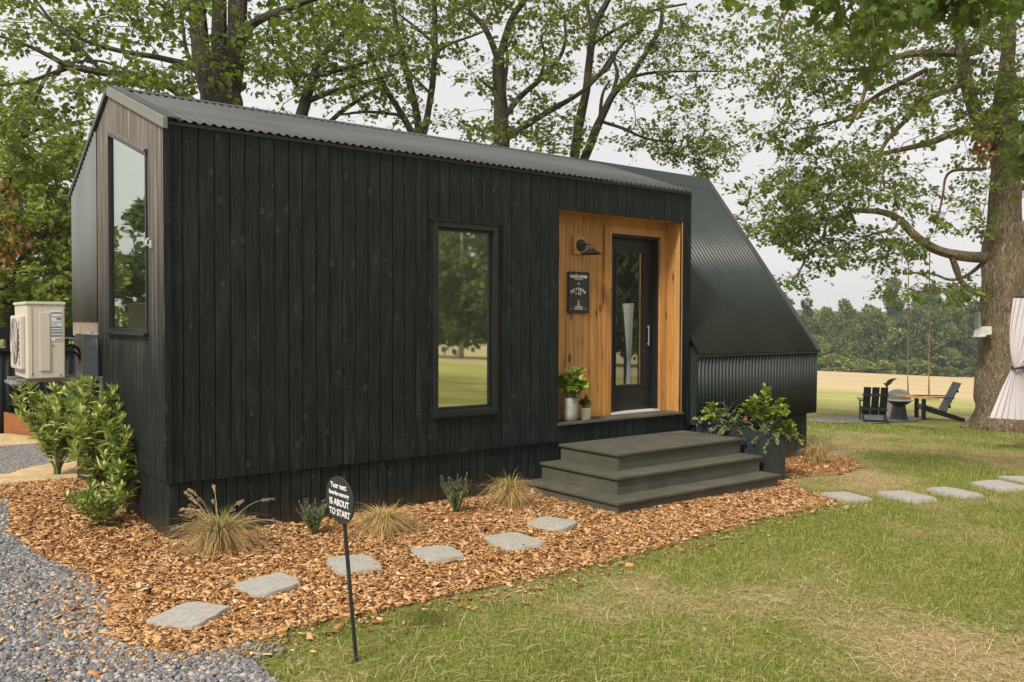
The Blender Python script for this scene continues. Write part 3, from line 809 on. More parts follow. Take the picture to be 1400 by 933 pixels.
# windows
def window(name, x0, x1, z0, z1, label=None):
    fr = MB()
    t = .022
    for (a, b, c, d) in ((x0, x0+.055, z0, z1), (x1-.055, x1, z0, z1), (x0+.055, x1-.055, z0, z0+.05), (x0+.055, x1-.055, z1-.05, z1)):
        fr.box(a, -.028, c, b, .06, d, .004)
    f = fr.build('window', M['black'], H)
    lip = MB(); lip.box(x0-.03, -.036, z1-.0, x1+.03, -.002, z1+.022, .002); lip.box(x0-.012, -.034, z0-.02, x1+.012, -.004, z0+.0, .002)
    lip.box(x0-.022, -.016, z0, x0-.001, .0, z1-.001, .002); lip.box(x1+.001, -.016, z0, x1+.022, .0, z1-.001, .002)
    lip.build('trim', M['charred'], f)
    inn = MB()
    a0, a1, b0, b1 = x0+.056, x1-.056, z0+.051, z1-.051
    for (a, b, c, d) in ((a0, a0+.03, b0, b1), (a1-.03, a1, b0, b1), (a0+.03, a1-.03, b0, b0+.03), (a0+.03, a1-.03, b1-.03, b1)):
        inn.box(a, .012, c, b, .05, d, .003)
    inn.build('sash', M['black'], f)
    g = MB(); g.box(a0+.02, .026, b0+.02, a1-.02, .034, b1-.02); g.build('pane', M['glass'], f)
    return f
window('front', WX0, WX1, WZ0, WZ1)
# gable window with sloping head
fr = MB(); fw_ = .035
def yz(y, z, x=0): return (x, y, z)
out = [(GY0, GZ0), (GY1, GZ0), (GY1, gtop(GY1)), (GY0, gtop(GY0))]
inn_ = [(GY0+fw_, GZ0+fw_), (GY1-fw_, GZ0+fw_), (GY1-fw_, gtop(GY1-fw_)-fw_*1.05), (GY0+fw_, gtop(GY0+fw_)-fw_*1.05)]
for i in range(4):
    j = (i+1) % 4
    fr.prism([(-.012, *out[i]), (-.012, *out[j]), (-.012, *inn_[j]), (-.012, *inn_[i])], (.07, 0, 0))
f = fr.build('window', M['black'], H)
sl_ = MB(); sl_.box(-.045, GY0-.02, GZ0-.022, .0, GY1+.02, GZ0-.001, .003); sl_.build('sill', M['black'], f)
hd = MB(); hd.prism([(-.03, GY0-.02, gtop(GY0-.02)+.002), (-.03, GY1+.01, gtop(GY1+.01)+.002), (-.03, GY1+.01, gtop(GY1+.01)+.028), (-.03, GY0-.02, gtop(GY0-.02)+.028)], (.03, 0, 0)); hd.build('head_trim', M['charred_end'], f)
g = MB(); g.prism([(.012, *p) for p in inn_], (.008, 0, 0)); g.build('pane', M['glass_gable'], f)

# entry recess: cedar lined
mb = MB()
x = RX0+.002
while x < 4.88-.004:
    x2 = min((math.floor(x/.12+1e-6)+1)*.12, 4.878)
    mb.add([(x+.001, RD+.02, RZ0), (x+.004, RD, RZ0), (x2-.004, RD, RZ0), (x2-.001, RD+.02, RZ0), (x+.001, RD+.02, RZ1), (x+.004, RD, RZ1), (x2-.004, RD, RZ1), (x2-.001, RD+.02, RZ1)],
           [(0, 1, 2, 3), (7, 6, 5, 4), (0, 4, 5, 1), (1, 5, 6, 2), (2, 6, 7, 3), (3, 7, 4, 0)])
    x = x2
mb.build('cedar_back_wall', M['cedar'], H)
DX0, DX1, DZ0, DZ1 = 4.996, 5.81, .215, 2.275
mb = MB(); mb.box(RX0, RD+.021, RZ0-.02, DX0-.02, RD+.09, RZ1+.03); mb.box(DX1+.02, RD+.021, RZ0-.02, RX1+.02, RD+.09, RZ1+.03); mb.box(DX0-.02, RD+.021, DZ1+.02, DX1+.02, RD+.09, RZ1+.03)
mb.build('wall_core', M['core'], H)
mb = MB()
for y0, y1 in ((-.001, .118), (.121, RD-.002)):
    mb.box(RX1+.002, y0, RZ0-.0, RX1+.022, y1, RZ1+.0, .002)
mb.build('cedar_jamb', M['cedar_y'], H)
mb = MB()
for y0, y1 in ((.024, .118), (.121, RD-.002)):
    mb.box(RX0-.021, y0, RZ0, RX0+.0, y1, RZ1, .002)
mb.build('cedar_jamb', M['cedar_y'], H)
mb = MB(); mb.box(RX0-.021, .024, RZ1+.001, RX1+.022, .118, RZ1+.021, .002); mb.box(RX0-.021, .121, RZ1+.001, RX1+.022, RD+.02, RZ1+.021, .002)
mb.build('cedar_soffit', M['cedar'], H)
mb = MB()
mb.box(4.882, RD-.024, RZ0, DX0, RD+.012, DZ1+.085, .002); mb.box(DX1, RD-.024, RZ0, RX1-.001, RD+.012, DZ1+.085, .002)
mb.box(DX0+.001, RD-.0235, DZ1, DX1-.001, RD+.012, DZ1+.085, .002)
mb.box(RX0+.002, RD-.004, DZ1+.088, RX1-.002, RD+.016, RZ1, .0)
mb.build('door_trim', M['cedar'], H)
# sill
mb = MB(); mb.box(RX0-.01, -.035, RZ0-.026, RX1+.03, RD+.02, RZ0-.002, .003); mb.build('porch_sill', M['deck'], H)
mb = MB()
boards('sill_face', M['charred'], H, 'x', RX0, RX1, .125, lambda u: -.46, lambda u: -.022, [], .022, .018, -1)
# door
dj = MB(); dj.box(DX0+.001, RD+.013, DZ0-.01, DX0+.03, RD+.16, DZ1-.001); dj.box(DX1-.03, RD+.013, DZ0-.01, DX1-.001, RD+.16, DZ1-.001); dj.box(DX0+.03, RD+.013, DZ1-.03, DX1-.03, RD+.16, DZ1-.001)
door = MB()
yd = RD+.09
gx0, gx1, gz0, gz1 = 5.155, 5.655, .50, 2.10
door.box(DX0+.032, yd, DZ0+.01, gx0, yd+.045, DZ1-.032, .003); door.box(gx1, yd, DZ0+.01, DX1-.032, yd+.045, DZ1-.032, .003)
door.box(gx0+.001, yd, DZ0+.01, gx1-.001, yd+.045, gz0, .003); door.box(gx0+.001, yd, gz1, gx1-.001, yd+.045, DZ1-.032, .003)
D = door.build('door', M['black'], H)
dj.build('frame', M['black'], D)
b_ = MB()
for (a, b, c, d) in ((gx0, gx0+.02, gz0, gz1), (gx1-.02, gx1, gz0, gz1), (gx0+.02, gx1-.02, gz0, gz0+.022), (gx0+.02, gx1-.02, gz1-.02, gz1)):
    b_.box(a, yd-.010, c, b, yd+.02, d, .004)
b_.build('glazing_bead', M['black'], D)
g = MB(); g.box(gx0+.018, yd+.018, gz0+.02, gx1-.018, yd+.024, gz1-.018); g.build('pane', M['glass_door'], D)
h_ = MB(); h_.tube([(gx1+.045, yd-.03, .98), (gx1+.045, yd-.03, 1.22)], .007, 10); h_.tube([(gx1+.045, yd, 1.0), (gx1+.045, yd-.03, 1.0)], .006, 8); h_.tube([(gx1+.045, yd, 1.2), (gx1+.045, yd-.03, 1.2)], .006, 8)
h_.build('handle', M['conduit'], D, True)
th = MB(); th.box(DX0+.002, RD-.03, RZ0, DX1-.002, RD+.16, RZ0+.022, .004); th.build('threshold', M['white_metal'], D)

# tied curtain just inside the door
def curtain(name, cx, y, ztop, zbot, wt, wm, wb, tie, shift, folds, depthv, m, parent=None, axis=None):
    mb = MB(); nu, nv = 90, 60
    ax = Vector(axis) if axis else Vector((1, 0, 0)); nz = ax.cross(Vector((0, 0, 1)))
    base = Vector((cx, y, 0))
    V = []
    for j in range(nv+1):
        z = ztop + (zbot-ztop)*j/nv
        if z > tie: k = ((ztop-z)/(ztop-tie)); k = k**2.6; w = wt + (wm-wt)*k; sh = shift[0] + (shift[1]-shift[0])*k
        else: k = ((tie-z)/(tie-zbot)); k = k**.85; w = wm + (wb-wm)*k; sh = shift[1] + (shift[2]-shift[1])*k
        for i in range(nu+1):
            u = i/nu-.5
            dz = math.sin(u*folds*2*PI + .6*math.sin(z*3))*depthv*(.25+.75*w/max(wt, wb)) + .3*depthv*math.sin(u*folds*5.1+z*4)
            V.append(base + ax*(sh + u*w) + nz*dz + Vector((0, 0, z + .015*math.sin(u*9)*(j/nv))))
    mb.add(V, [(j*(nu+1)+i, j*(nu+1)+i+1, (j+1)*(nu+1)+i+1, (j+1)*(nu+1)+i) for j in range(nv) for i in range(nu)])
    o = mb.build(name, m, parent, True)
    return o
# ================================================================ STEPS
ST = empty('porch_steps', (4.9, -.7, -.47), 'three wide dark grey composite steps leading up to the cedar doorway', 'steps')
for (x0, y1, z, zbot) in ((4.0, -.90, -.025, -.192), (3.74, -1.154, -.192, -.361), (3.51, -1.393, -.361, -.62)):
    x1 = 5.95
    bx = MB(); bx.box(x0+.025, y1+.025, zbot-.0, x1-.02, -.02, z-.026, .002)
    rs = bx.build('riser', M['deck'], ST)
    tr = MB()
    # boards along x, with mitred border
    nb = 0
    yy = y1
    tr.box(x0, y1, z-.025, x1, y1+.14, z, .003)
    yy = y1+.144
    stop = -.015
    if z > -.1:
        while yy < stop-.02:
            e = min(yy+.14, stop); tr.box(x0+.0, yy, z-.025, x1, e, z, .003); yy = e+.004
    else:
        tr.box(x0, yy, z-.025, x0+.3, stop, z, .003)
        tr.box(x0+.304, yy, z-.025, x1, yy+.14, z, .003)
        tr.box(x0+.304, yy+.144, z-.027, x1, stop, z-.002, .002)
    tr.build('tread', M['deck'], ST)

# ================================================================ WALL LAMP, SIGNS
LX, LZ = 4.50, 2.107
WL = empty('wall_lamp', (LX, RD, LZ), 'black cone shade wall lamp on a square cedar block above the welcome sign', 'lamp')
mb = MB(); mb.box(LX-.10, RD-.042, LZ-.10, LX+.10, RD-.001, LZ+.10, .004); mb.build('mounting_block', M['cedar'], WL)
my = Matrix.Translation((LX, RD-.042, LZ)) @ Matrix.Rotation(PI/2, 4, 'X')
mb = MB(); mb.lathe([(.066, 0), (.066, .012), (.058, .022), (.02, .026)], 32, mtx=my); mb.build('backplate', M['black'], WL, True)
mb = MB(); mb.tube([(LX, RD-.06, LZ), (LX, RD-.12, LZ+.006), (LX, RD-.18, LZ+.004), (LX, RD-.205, LZ-.005), (LX, RD-.21, LZ-.03)], .008, 10); mb.build('arm', M['black'], WL, True)
sc_ = (LX, RD-.21, LZ-.105)
mb = MB(); mb.lathe([(.118, 0), (.118, .004), (.024, .062), (.020, .078), (.008, .082), (.006, .078), (.016, .058), (.112, .0)], 36, sc_); mb.build('shade', M['black'], WL, True)
mb = MB(); mb.lathe([(.004, .012), (.015, .018), (.017, .03), (.012, .045), (.008, .055)], 16, sc_); mb.build('bulb', M['bulb'], WL, True)
ld = bpy.data.lights.new('wall_lamp_light', 'SPOT'); ld.energy = 26; ld.color = (1, .74, .45); ld.spot_size = R(140); ld.spot_blend = .5; ld.shadow_soft_size = .02
lo = bpy.data.objects.new('wall_lamp_light', ld); lo.location = (sc_[0], sc_[1], sc_[2]+.005); link(lo, WL); lo.parent = WL

def text(s, size, M4, m, name, parent, ext=.001, align='CENTER', bold=0, spacing=1, font_shear=0):
    cu = bpy.data.curves.new(name, 'FONT'); cu.body = s; cu.size = size; cu.align_x = align; cu.align_y = 'CENTER'
    cu.extrude = ext; cu.offset = bold; cu.space_character = spacing; cu.shear = font_shear
    tmp = bpy.data.objects.new(name, cu); COL.objects.link(tmp)
    dg = bpy.context.evaluated_depsgraph_get(); me = bpy.data.meshes.new_from_object(tmp.evaluated_get(dg))
    COL.objects.unlink(tmp); bpy.data.objects.remove(tmp)
    me.transform(M4); me.materials.clear(); me.materials.append(m)
    return me
def join_meshes(name, mes, m, parent):
    bm = bmesh.new()
    for me in mes: bm.from_mesh(me)
    me = bpy.data.meshes.new(name); bm.to_mesh(me); bm.free(); me.materials.append(m)
    for p_ in me.polygons: p_.material_index = 0
    return obj(name, me, parent)
SX, SZ = (4.333+4.64)/2, (1.815+1.36)/2
WS = empty('welcome_sign', (SX, RD, SZ), 'narrow black welcome sign with cream lettering hung below the wall lamp', 'sign')
ysn = RD-.022
mb = MB(); mb.box(4.336, ysn, 1.362, 4.637, RD-.001, 1.813, .004); mb.build('board', M['sign'], WS)
mb = MB()
for a in ((4.333, 1.359, 4.640, 1.367), (4.333, 1.808, 4.640, 1.816), (4.333, 1.367, 4.341, 1.808), (4.632, 1.367, 4.640, 1.808)):
    mb.box(a[0], ysn-.006, a[1], a[2], ysn+.001, a[3])
mb.build('frame', M['black'], WS)
def SM(x, z, rz=0): return Matrix.Translation((x, ysn-.002, z)) @ Matrix.Rotation(PI/2, 4, 'X') @ Matrix.Rotation(rz, 4, 'Z')
mes = [text('welcome', .070, SM(SX, 1.768), M['letter'], 't', WS, bold=.0011, spacing=1.0), text('HOME TO OUR', .017, SM(SX, 1.733), M['letter'], 't', WS, bold=.0002)]
word = 'Nirvana'
for i, ch in enumerate(word):
    t = (i-3)/3.; ang = -t*.42
    mes.append(text(ch, .060, SM(SX + t*.094, 1.632-.036*t*t, ang), M['letter'], 't', WS, bold=.0009))
mes.append(text('12', .052, SM(SX+.012, 1.578), M['letter'], 't', WS, bold=.0008)); mes.append(text('no', .024, SM(SX-.038, 1.577), M['letter'], 't', WS, bold=.0008))
join_meshes('lettering', mes, M['letter'], WS)
mb = MB()
def sq(x, z, w, h): mb.box(x-w/2, ysn-.003, z, x+w/2, ysn-.0005, z+h)
for i, hgt_ in enumerate((.03, .036, .03, .045, .04, .045, .03, .036, .03)): sq(SX+(i-4)*.013, 1.405, .007, hgt_)
sq(SX, 1.399, .14, .004); sq(SX-.105, 1.405, .03, .005); sq(SX+.105, 1.405, .03, .005)
for dx, zz, w in ((0, 1.452, .05), (0, 1.466, .034), (0, 1.480, .045), (0, 1.494, .02)): sq(SX+dx, zz, w, .005)
sq(SX, 1.452, .006, .055)
sq(SX, 1.678, .036, .005); sq(SX, 1.684, .022, .008); sq(SX, 1.693, .008, .008)
mb.build('emblem', M['letter_dim'], WS)

# yard sign
B = G(487, 905)
YS = empty('yard_sign', B, 'black oval sign on a thin leaning stake stuck in the lawn by the path', 'sign')
top = W(471, 716, depth(B)+.04)
mb = MB(); mb.tube([B+Vector((0, 0, -.12)), B, top, top+(top-B).normalized()*.05], .011, 4); mb.build('stake', M['sign'], YS)
ax = (top-B).normalized(); cen = W(464.5, 684, depth(B)+.02)
ydir = Vector((.02, -1, 0)).normalized(); zdir = (ax + Vector((0, 0, .1))).normalized(); xdir = ydir.cross(zdir).normalized(); zdir = xdir.cross(ydir)
OM = Matrix((( *ydir, 0), (*zdir, 0), (*xdir, 0), (0, 0, 0, 1))).transposed()
OM = Matrix.Translation(cen) @ OM
if (OM.to_3x3() @ Vector((0, 0, 1))).dot(Vector((CX, CY, CZ))-cen) < 0: OM = OM @ Matrix.Scale(-1, 4, (0, 0, 1))
mb = MB(); nn_ = 48
mb.prism([OM @ Vector((.145*math.cos(2*PI*k/nn_), .122*math.sin(2*PI*k/nn_), -.005)) for k in range(nn_)], (OM.to_3x3() @ Vector((0, 0, .008))))
mb.build('plaque', M['sign'], YS)
mes = []
for s_, sz_, zz in (('Your next', .040, .072), ('favorite memory', .031, .032), ('IS ABOUT', .048, -.016), ('TO START', .048, -.068)):
    mes.append(text(s_, sz_, OM @ Matrix.Translation((0, zz, .0045)) @ Matrix.Diagonal((1.0, 1, 1, 1)), M['letter'], 't', YS, bold=.0006))
join_meshes('lettering', mes, M['letter'], YS)
mb = MB(); mb.tube([B+Vector((-.05, -.02, .006)), B+Vector((.02, .01, .008))], .008, 6); mb.build('ground_peg', M['sign'], YS)

# ================================================================ PAVERS
def paver(px, py, w, d, rot, seed, label, group):
    c = G(px, py); c.z = hgt(c.x, c.y)
    o = empty_mesh = None
    r = random.Random(seed); bm = bmesh.new(); n_e = 9
    pts = []
    cor = [(-w/2, -d/2), (w/2, -d/2), (w/2, d/2), (-w/2, d/2)]
    cor = [(x*(1+r.uniform(-.13, .12)), y*(1+r.uniform(-.13, .12))) for x, y in cor]; ck = [r.uniform(.4, 1.7) for _ in range(4)]
    for i in range(4):
        a = Vector(cor[i]); b = Vector(cor[(i+1) % 4]); nrm_ = Vector(((b-a).y, -(b-a).x)).normalized()
        for k in range(n_e):
            t = k/n_e; rr = .012*mnoise.noise(Vector((seed*3.7+i*9+t*5, 1, 2)))
            cut = .026*(ck[i]*max(0, 1-t*5)+ck[(i+1) % 4]*max(0, 1-(1-t)*5))
            p = a.lerp(b, t) + nrm_*(rr-cut); pts.append((p.x, p.y))
    th = .045
    rings = [(1.0, -.02), (1.015, .012), (1.0, th-.010), (.975, th), (.6, th+.002)]
    mb = MB(); n_p = len(pts)
    V = []
    for s_, z in rings:
        for (x, y) in pts:
            zz = z + (.004*mnoise.noise(Vector((x*8, y*8, seed))) if z > .03 else 0)
            V.append((x*s_, y*s_, zz))
    fs = [(j*n_p+i, j*n_p+(i+1) % n_p, (j+1)*n_p+(i+1) % n_p, (j+1)*n_p+i) for j in range(len(rings)-1) for i in range(n_p)]
    fs.append(tuple((len(rings)-1)*n_p+i for i in range(n_p))); fs.append(tuple(reversed(range(n_p))))
    mb.add(V, fs)
    me = mb.mesh('stepping_stone', M['paver'], True); me.set_sharp_from_angle(angle=R(35))
    ob = bpy.data.objects.new('stepping_stone', me); COL.objects.link(ob)
    sx_ = (hgt(c.x+.2, c.y)-hgt(c.x-.2, c.y))/.4
    ob.location = c; ob.rotation_euler = (r.uniform(-.02, .02), -math.atan(sx_)+r.uniform(-.02, .02), rot)
    tag(ob, label, 'stepping stone', group); return ob
GP = 'flat stepping stones of the garden path'
pv = [(260, 849, 0.36, 0.31, R(33), 'round cornered stepping stone at the start of the path, beside the gravel'),
      (370, 806, 0.34, 0.34, R(10), 'second stepping stone from the gravel end of the path in the mulch'),
      (482, 778, 0.33, 0.40, R(-9), 'stepping stone directly behind the stake of the oval sign'),
      (600, 763, 0.31, 0.38, R(-14), 'stepping stone in the mulch between the oval sign and the steps'),
      (700, 746, 0.34, 0.42, R(-5), 'stepping stone just before the one nearest the porch steps'),
      (757, 721, 0.34, 0.36, R(20), 'stepping stone in the mulch nearest the porch steps'),
      (1157, 684, 0.33, 0.44, R(-16), 'stepping stone at the tip of the mulch right of the porch steps'),
      (1240, 682, 0.36, 0.46, R(-16), 'second stepping stone out on the grass right of the steps'),
      (1305, 677, 0.34, 0.46, R(-14), 'third stepping stone out on the grass right of the steps'),
      (1367, 668, 0.46, 0.46, R(-16), 'fourth stepping stone out on the grass, last whole one in view'),
      (1402, 660, 0.38, 0.46, R(-16), 'stepping stone on the grass cut off by the right edge')]
for i, (a, b, w, d, r_, lb) in enumerate(pv): paver(a, b, w, d, r_, i+1, lb, GP)

# ================================================================ PLANTS
def leafmesh(name, P, D, S, m, tmpl=LEAF, up=None, width=1.):
    P = np.array(P); D = np.array(D); n = len(P)
    if up is None: up = np.array([0, 0, 1.]) + rng.normal(0, .45, (n, 3))
    Rm = frames(D, up); S = np.asarray(S, float)
    return scatter(name, tmpl[0], tmpl[1], Rm, np.stack([S*width, S, S], 1), P, m, smooth=False, jitter=.08)

def laurel(base, stems, height, spread, label, dens=1., lsize=.108):
    e = empty('laurel_shrub', base, label, 'shrub', 'laurel shrubs by the end wall')
    st = MB(); P = []; D = []
    for i in range(stems):
        az = random.uniform(0, 2*PI); lean = random.uniform(.15, 1.)*spread; h = height*random.uniform(.6, 1)*(1-.25*lean/max(spread, .01))
        pts = []; 
        for k in range(7):
            t = k/6
            pts.append(base + Vector((math.cos(az)*lean*t**1.2, math.sin(az)*lean*t**1.2, h*t)) + Vector((random.gauss(0, .012), random.gauss(0, .012), 0)))
        st.tube(pts, [.008*(1-.75*k/6) for k in range(7)], 5)
        side = [pts]
        for b in range(int(3*dens)+1):
            k = random.randint(2, 5); a2 = random.uniform(0, 2*PI); p0 = pts[k]
            q = [p0 + Vector((math.cos(a2)*.16*t, math.sin(a2)*.16*t, .17*t)) for t in (0, .5, 1)]
            st.tube(q, [.004, .003, .002], 4); side.append(q)
        for ln_ in side:
            tot = len(ln_)-1; m_ = int((32 if ln_ is pts else 15)*dens)
            for j in range(m_):
                t = random.uniform(.12, 1)**.7*tot; k = min(int(t), tot-1); f = t-k
                p = ln_[k].lerp(ln_[k+1], f); a = j*2.4+random.uniform(-.4, .4)
                el = random.uniform(.15, 1.05) * (1 if f < .9 else 1.2)
                P.append(p); D.append((math.cos(a)*math.cos(el), math.sin(a)*math.cos(el), math.sin(el)-.12))
            for j in range(5):
                a = j*1.3; P.append(ln_[-1]); D.append((math.cos(a)*.5, math.sin(a)*.5, .9))
    st.build('stem', M['stemg'], e, True)
    S_ = rng.uniform(.7, 1.25, len(P))*lsize
    obj('foliage', leafmesh('foliage', P, D, S_, M['laurel'], LANCE, width=.95), e)
    return e
def LB(px, py): return G(px, py)
laurel(G(78, 650), 20, 1.15, .42, 'tall leafy laurel shrub furthest back, under the beige heat pump', 1.15)
laurel(G(128, 688), 20, 1.22, .30, 'tallest light green laurel shrub against the weathered end wall', 1.2)
laurel(G(176, 706), 7, .80, .16, 'slim laurel shrub with sparse stems closest to the house corner', .9)
laurel(G(140, 722), 7, .20, .16, 'low dark leaved laurel shrub in the mulch in front of the taller ones', .8, .085)

def blade_strip(mb_v, mb_f, base, az, h, out, w, droop, seg=6, tw=0):
    o = len(mb_v); side = Vector((-math.sin(az), math.cos(az), 0))
    for k in range(seg+1):
        t = k/seg
        r_ = out*t**1.3; z = h*(t*1.5 - droop*t*t)
        c = base + Vector((math.cos(az)*r_, math.sin(az)*r_, z)); ww = w*(1-.85*t)
        mb_v.append(tuple(c-side*ww)); mb_v.append(tuple(c+side*ww))
    for k in range(seg): mb_f.append((o+2*k, o+2*k+1, o+2*k+3, o+2*k+2))
    return c
def strips(name, V, Fc, m, parent): 
    fa = np.array(Fc); return obj(name, mesh_arrays(name, V, fa, np.full(len(fa), 4), m), parent)
def fountain_grass(px, py, h, rad, n, plumes, label, green=.25):
    h *= .86; rad *= 1.2
    base = G(px, py)
    e = empty('fountain_grass', base, label, 'grass clump', 'ornamental grass clumps along the house')
    V = []; Fc = []
    for i in range(n):
        az = random.uniform(0, 2*PI); q = random.random()
        b0 = base + Vector((random.gauss(0, .03), random.gauss(0, .03), -.005))
        blade_strip(V, Fc, b0, az, h*random.uniform(.8, 1.7), rad*random.uniform(.2, 1.15)*(1 if q > .35 else .5), random.uniform(.0022, .0042), random.uniform(1.0, 1.62), 8)
    strips('blades', V, Fc, M['tuft'], e)
    V = []; Fc = []
    for i in range(int(n*green*.6)):
        az = random.uniform(0, 2*PI)
        blade_strip(V, Fc, base + Vector((random.gauss(0, .03), random.gauss(0, .03), 0)), az, h*random.uniform(.7, 1.3), rad*random.uniform(.1, .6), .0025, random.uniform(.6, 1.0), 6)
    strips('green_blades', V, Fc, M['grassblade'], e)
    if plumes:
        mb = MB(); P = []; D = []
        for i in range(plumes):
            az = random.uniform(0, 2*PI); hh = h*random.uniform(1.1, 1.8); out = rad*random.uniform(.3, 1.15); dr = random.uniform(.55, 1.5); pts = []
            for k in range(9):
                t = k/8; pts.append(base + Vector((math.cos(az)*out*t**1.3, math.sin(az)*out*t**1.3, hh*(t*1.5-dr*t*t))))
            mb.tube(pts, .0014, 4)
            for k in range(70):
                t = 6.4+1.6*random.random(); kk = min(int(t), 7); p = pts[kk].lerp(pts[kk+1], t-kk); d = (pts[8]-pts[6]).normalized()
                P.append(p); v = d + Vector((random.gauss(0, .38), random.gauss(0, .38), random.gauss(0, .38))); D.append(tuple(v))
        mb.build('stalks', M['straw'], e)
        obj('plumes', leafmesh('plumes', P, D, rng.uniform(.018, .032, len(P)), M['plume'], LANCE, width=.6), e)
    return e
fountain_grass(300, 752, .34, .36, 1300, 60, 'fountain grass clump with fuzzy pale plumes by the house corner', .6)
fountain_grass(525, 728, .27, .36, 1300, 0, 'low dry fountain grass clump right of the oval sign', .1)
fountain_grass(697, 693, .36, .30, 1300, 0, 'bushy dry fountain grass clump beside the porch steps', .3)
fountain_grass(1118, 634, .36, .28, 600, 5, 'brown grass clump behind the planter at the far end of the house', .2)

def lavender(px, py, h, label):
    base = G(px, py); e = empty('lavender', base, label, 'lavender', 'lavender plants in the mulch')
    mb = MB(); P = []; D = []; PF = []; DF = []
    for i in range(34):
        az = random.uniform(0, 2*PI); out = random.uniform(.02, .15); hh = 1.25*h*random.uniform(.7, 1.1)
        pts = [base + Vector((math.cos(az)*out*t, math.sin(az)*out*t, hh*t)) for t in (0, .33, .66, 1)]
        mb.tube(pts, .0018, 4)
        for k in range(30):
            t = random.uniform(0, .8); p = pts[0].lerp(pts[3], t); a = random.uniform(0, 2*PI)
            P.append(p); D.append((math.cos(a)*.5, math.sin(a)*.5, .8))
        for k in range(15):
            t = random.uniform(.84, 1.02); p = pts[0].lerp(pts[3], t); a = random.uniform(0, 2*PI)
            PF.append(p); DF.append((math.cos(a)*.7, math.sin(a)*.7, .6))
    mb.build('stems', M['stemg'], e)
    obj('foliage', leafmesh('foliage', P, D, rng.uniform(.03, .05, len(P)), M['herb'], LANCE, width=.9), e)
    obj('flowers', leafmesh('flowers', PF, DF, rng.uniform(.010, .016, len(PF)), M['purple'], LEAF, width=1.1), e)
lavender(430, 734, .22, 'small lavender left of the oval sign')
lavender(623, 703, .26, 'small lavender between the two dry grass clumps')

# planter trough beside the steps
PB = empty('planter_box', (6.2, -.65, -.48), 'tall dark grey rectangular planter overflowing with green foliage beside the porch steps', 'planter')
mb = MB(); x0, x1, y0, y1, z0, z1 = 6.02, 6.39, -1.14, -.16, -.50, .06
mb.box(x0, y0, z0, x1, y1, z1-.06, .006)
for (a, b, c, d) in ((x0, y0, x1, y0+.02), (x0, y1-.02, x1, y1), (x0, y0+.02, x0+.02, y1-.02), (x1-.02, y0+.02, x1, y1-.02)):
    mb.box(a, b, z1-.0605, c, d, z1, .002)
mb.build('box', M['planter'], PB)
mb = MB(); mb.box(x0+.021, y0+.021, z1-.059, x1-.021, y1-.021, z1-.03); mb.build('soil', M['soil'], PB)
def bushy(parent, name, c, r, n, m, size, tmpl=LEAF, stems=18, smat='stemg', droop=.15, width=1.):
    mb = MB(); P = []; D = []
    for i in range(stems):
        az = random.uniform(0, 2*PI); rr = random.random()**.5
        tip = Vector((c[0]+r[0]*rr*math.cos(az), c[1]+r[1]*rr*math.sin(az), c[2]+r[2]*(1-rr**2*(.5+droop))*random.uniform(.7, 1.1)))
        b0 = Vector((c[0]+random.gauss(0, .03), c[1]+random.gauss(0, .03), c[2]-.02))
        mid = b0.lerp(tip, .5)+Vector((0, 0, .05)); pts = [b0, b0.lerp(mid, .6), mid, mid.lerp(tip, .6)+Vector((0, 0, .02)), tip]
        mb.tube(pts, [.005, .004, .003, .0025, .0015], 4)
        for k in range(n//stems):
            t = random.uniform(.25, 1)*4; kk = min(int(t), 3); p = pts[kk].lerp(pts[kk+1], t-kk); d = (pts[kk+1]-pts[kk]).normalized()
            sd = d.cross(Vector((0, 0, 1))); sd = sd.normalized()*random.choice((-1, 1)) if sd.length > .01 else Vector((1, 0, 0))
            v = d*.6 + sd*random.uniform(.3, 1.1) + Vector((0, 0, random.uniform(-.35, .25)))
            P.append(p); D.append(tuple(v))
    mb.build('stems', M[smat], parent)
    obj(name, leafmesh(name, P, D, rng.uniform(.7, 1.25, len(P))*size, M[m], tmpl, width=width), parent)
bushy(PB, 'fern_foliage', (6.2, -1.0, .07), (.27, .28, .46), 1300, 'fern', .07, LANCE, 26, width=1.6)
bushy(PB, 'fern_foliage', (6.38, -1.16, .0), (.20, .15, .18), 420, 'fern', .06, LANCE, 18, width=1.6, droop=1.2)
bushy(PB, 'trailing_foliage', (6.22, -1.1, .04), (.34, .2, .16), 700, 'herb', .03, LEAF, 26, droop=1.8)
bushy(PB, 'trailing_foliage', (6.1, -.65, .05), (.22, .38, .18), 900, 'herb', .035, LEAF, 30, droop=1.2)
bushy(PB, 'fern_foliage', (6.1, -.35, .06), (.18, .2, .26), 260, 'fern', .055, LEAF, 14)
bushy(PB, 'dark_foliage', (6.1, -.3, .05), (.22, .16, .16), 420, 'purple', .045, LEAF, 16, droop=1.)
bushy(PB, 'flower_spikes', (6.14, -.55, .1), (.14, .3, .30), 500, 'purple', .018, LEAF, 12)
mb = MB(); fb = W(1018.5, 571, depth((6.1, -.95)));
for k in range(9):
    a = k*2*PI/9; mb.add([fb, fb+Vector((.022*math.cos(a), -.01, .022*math.sin(a)-.004)), fb+Vector((.022*math.cos(a+.5), -.012, .022*math.sin(a+.5)-.004))], [(0, 1, 2)])
o = mb.build('orange_flower', m_plain('orange_petal', (.8, .15, .04), .6), PB); o.modifiers.new('t', 'SOLIDIFY').thickness = .003

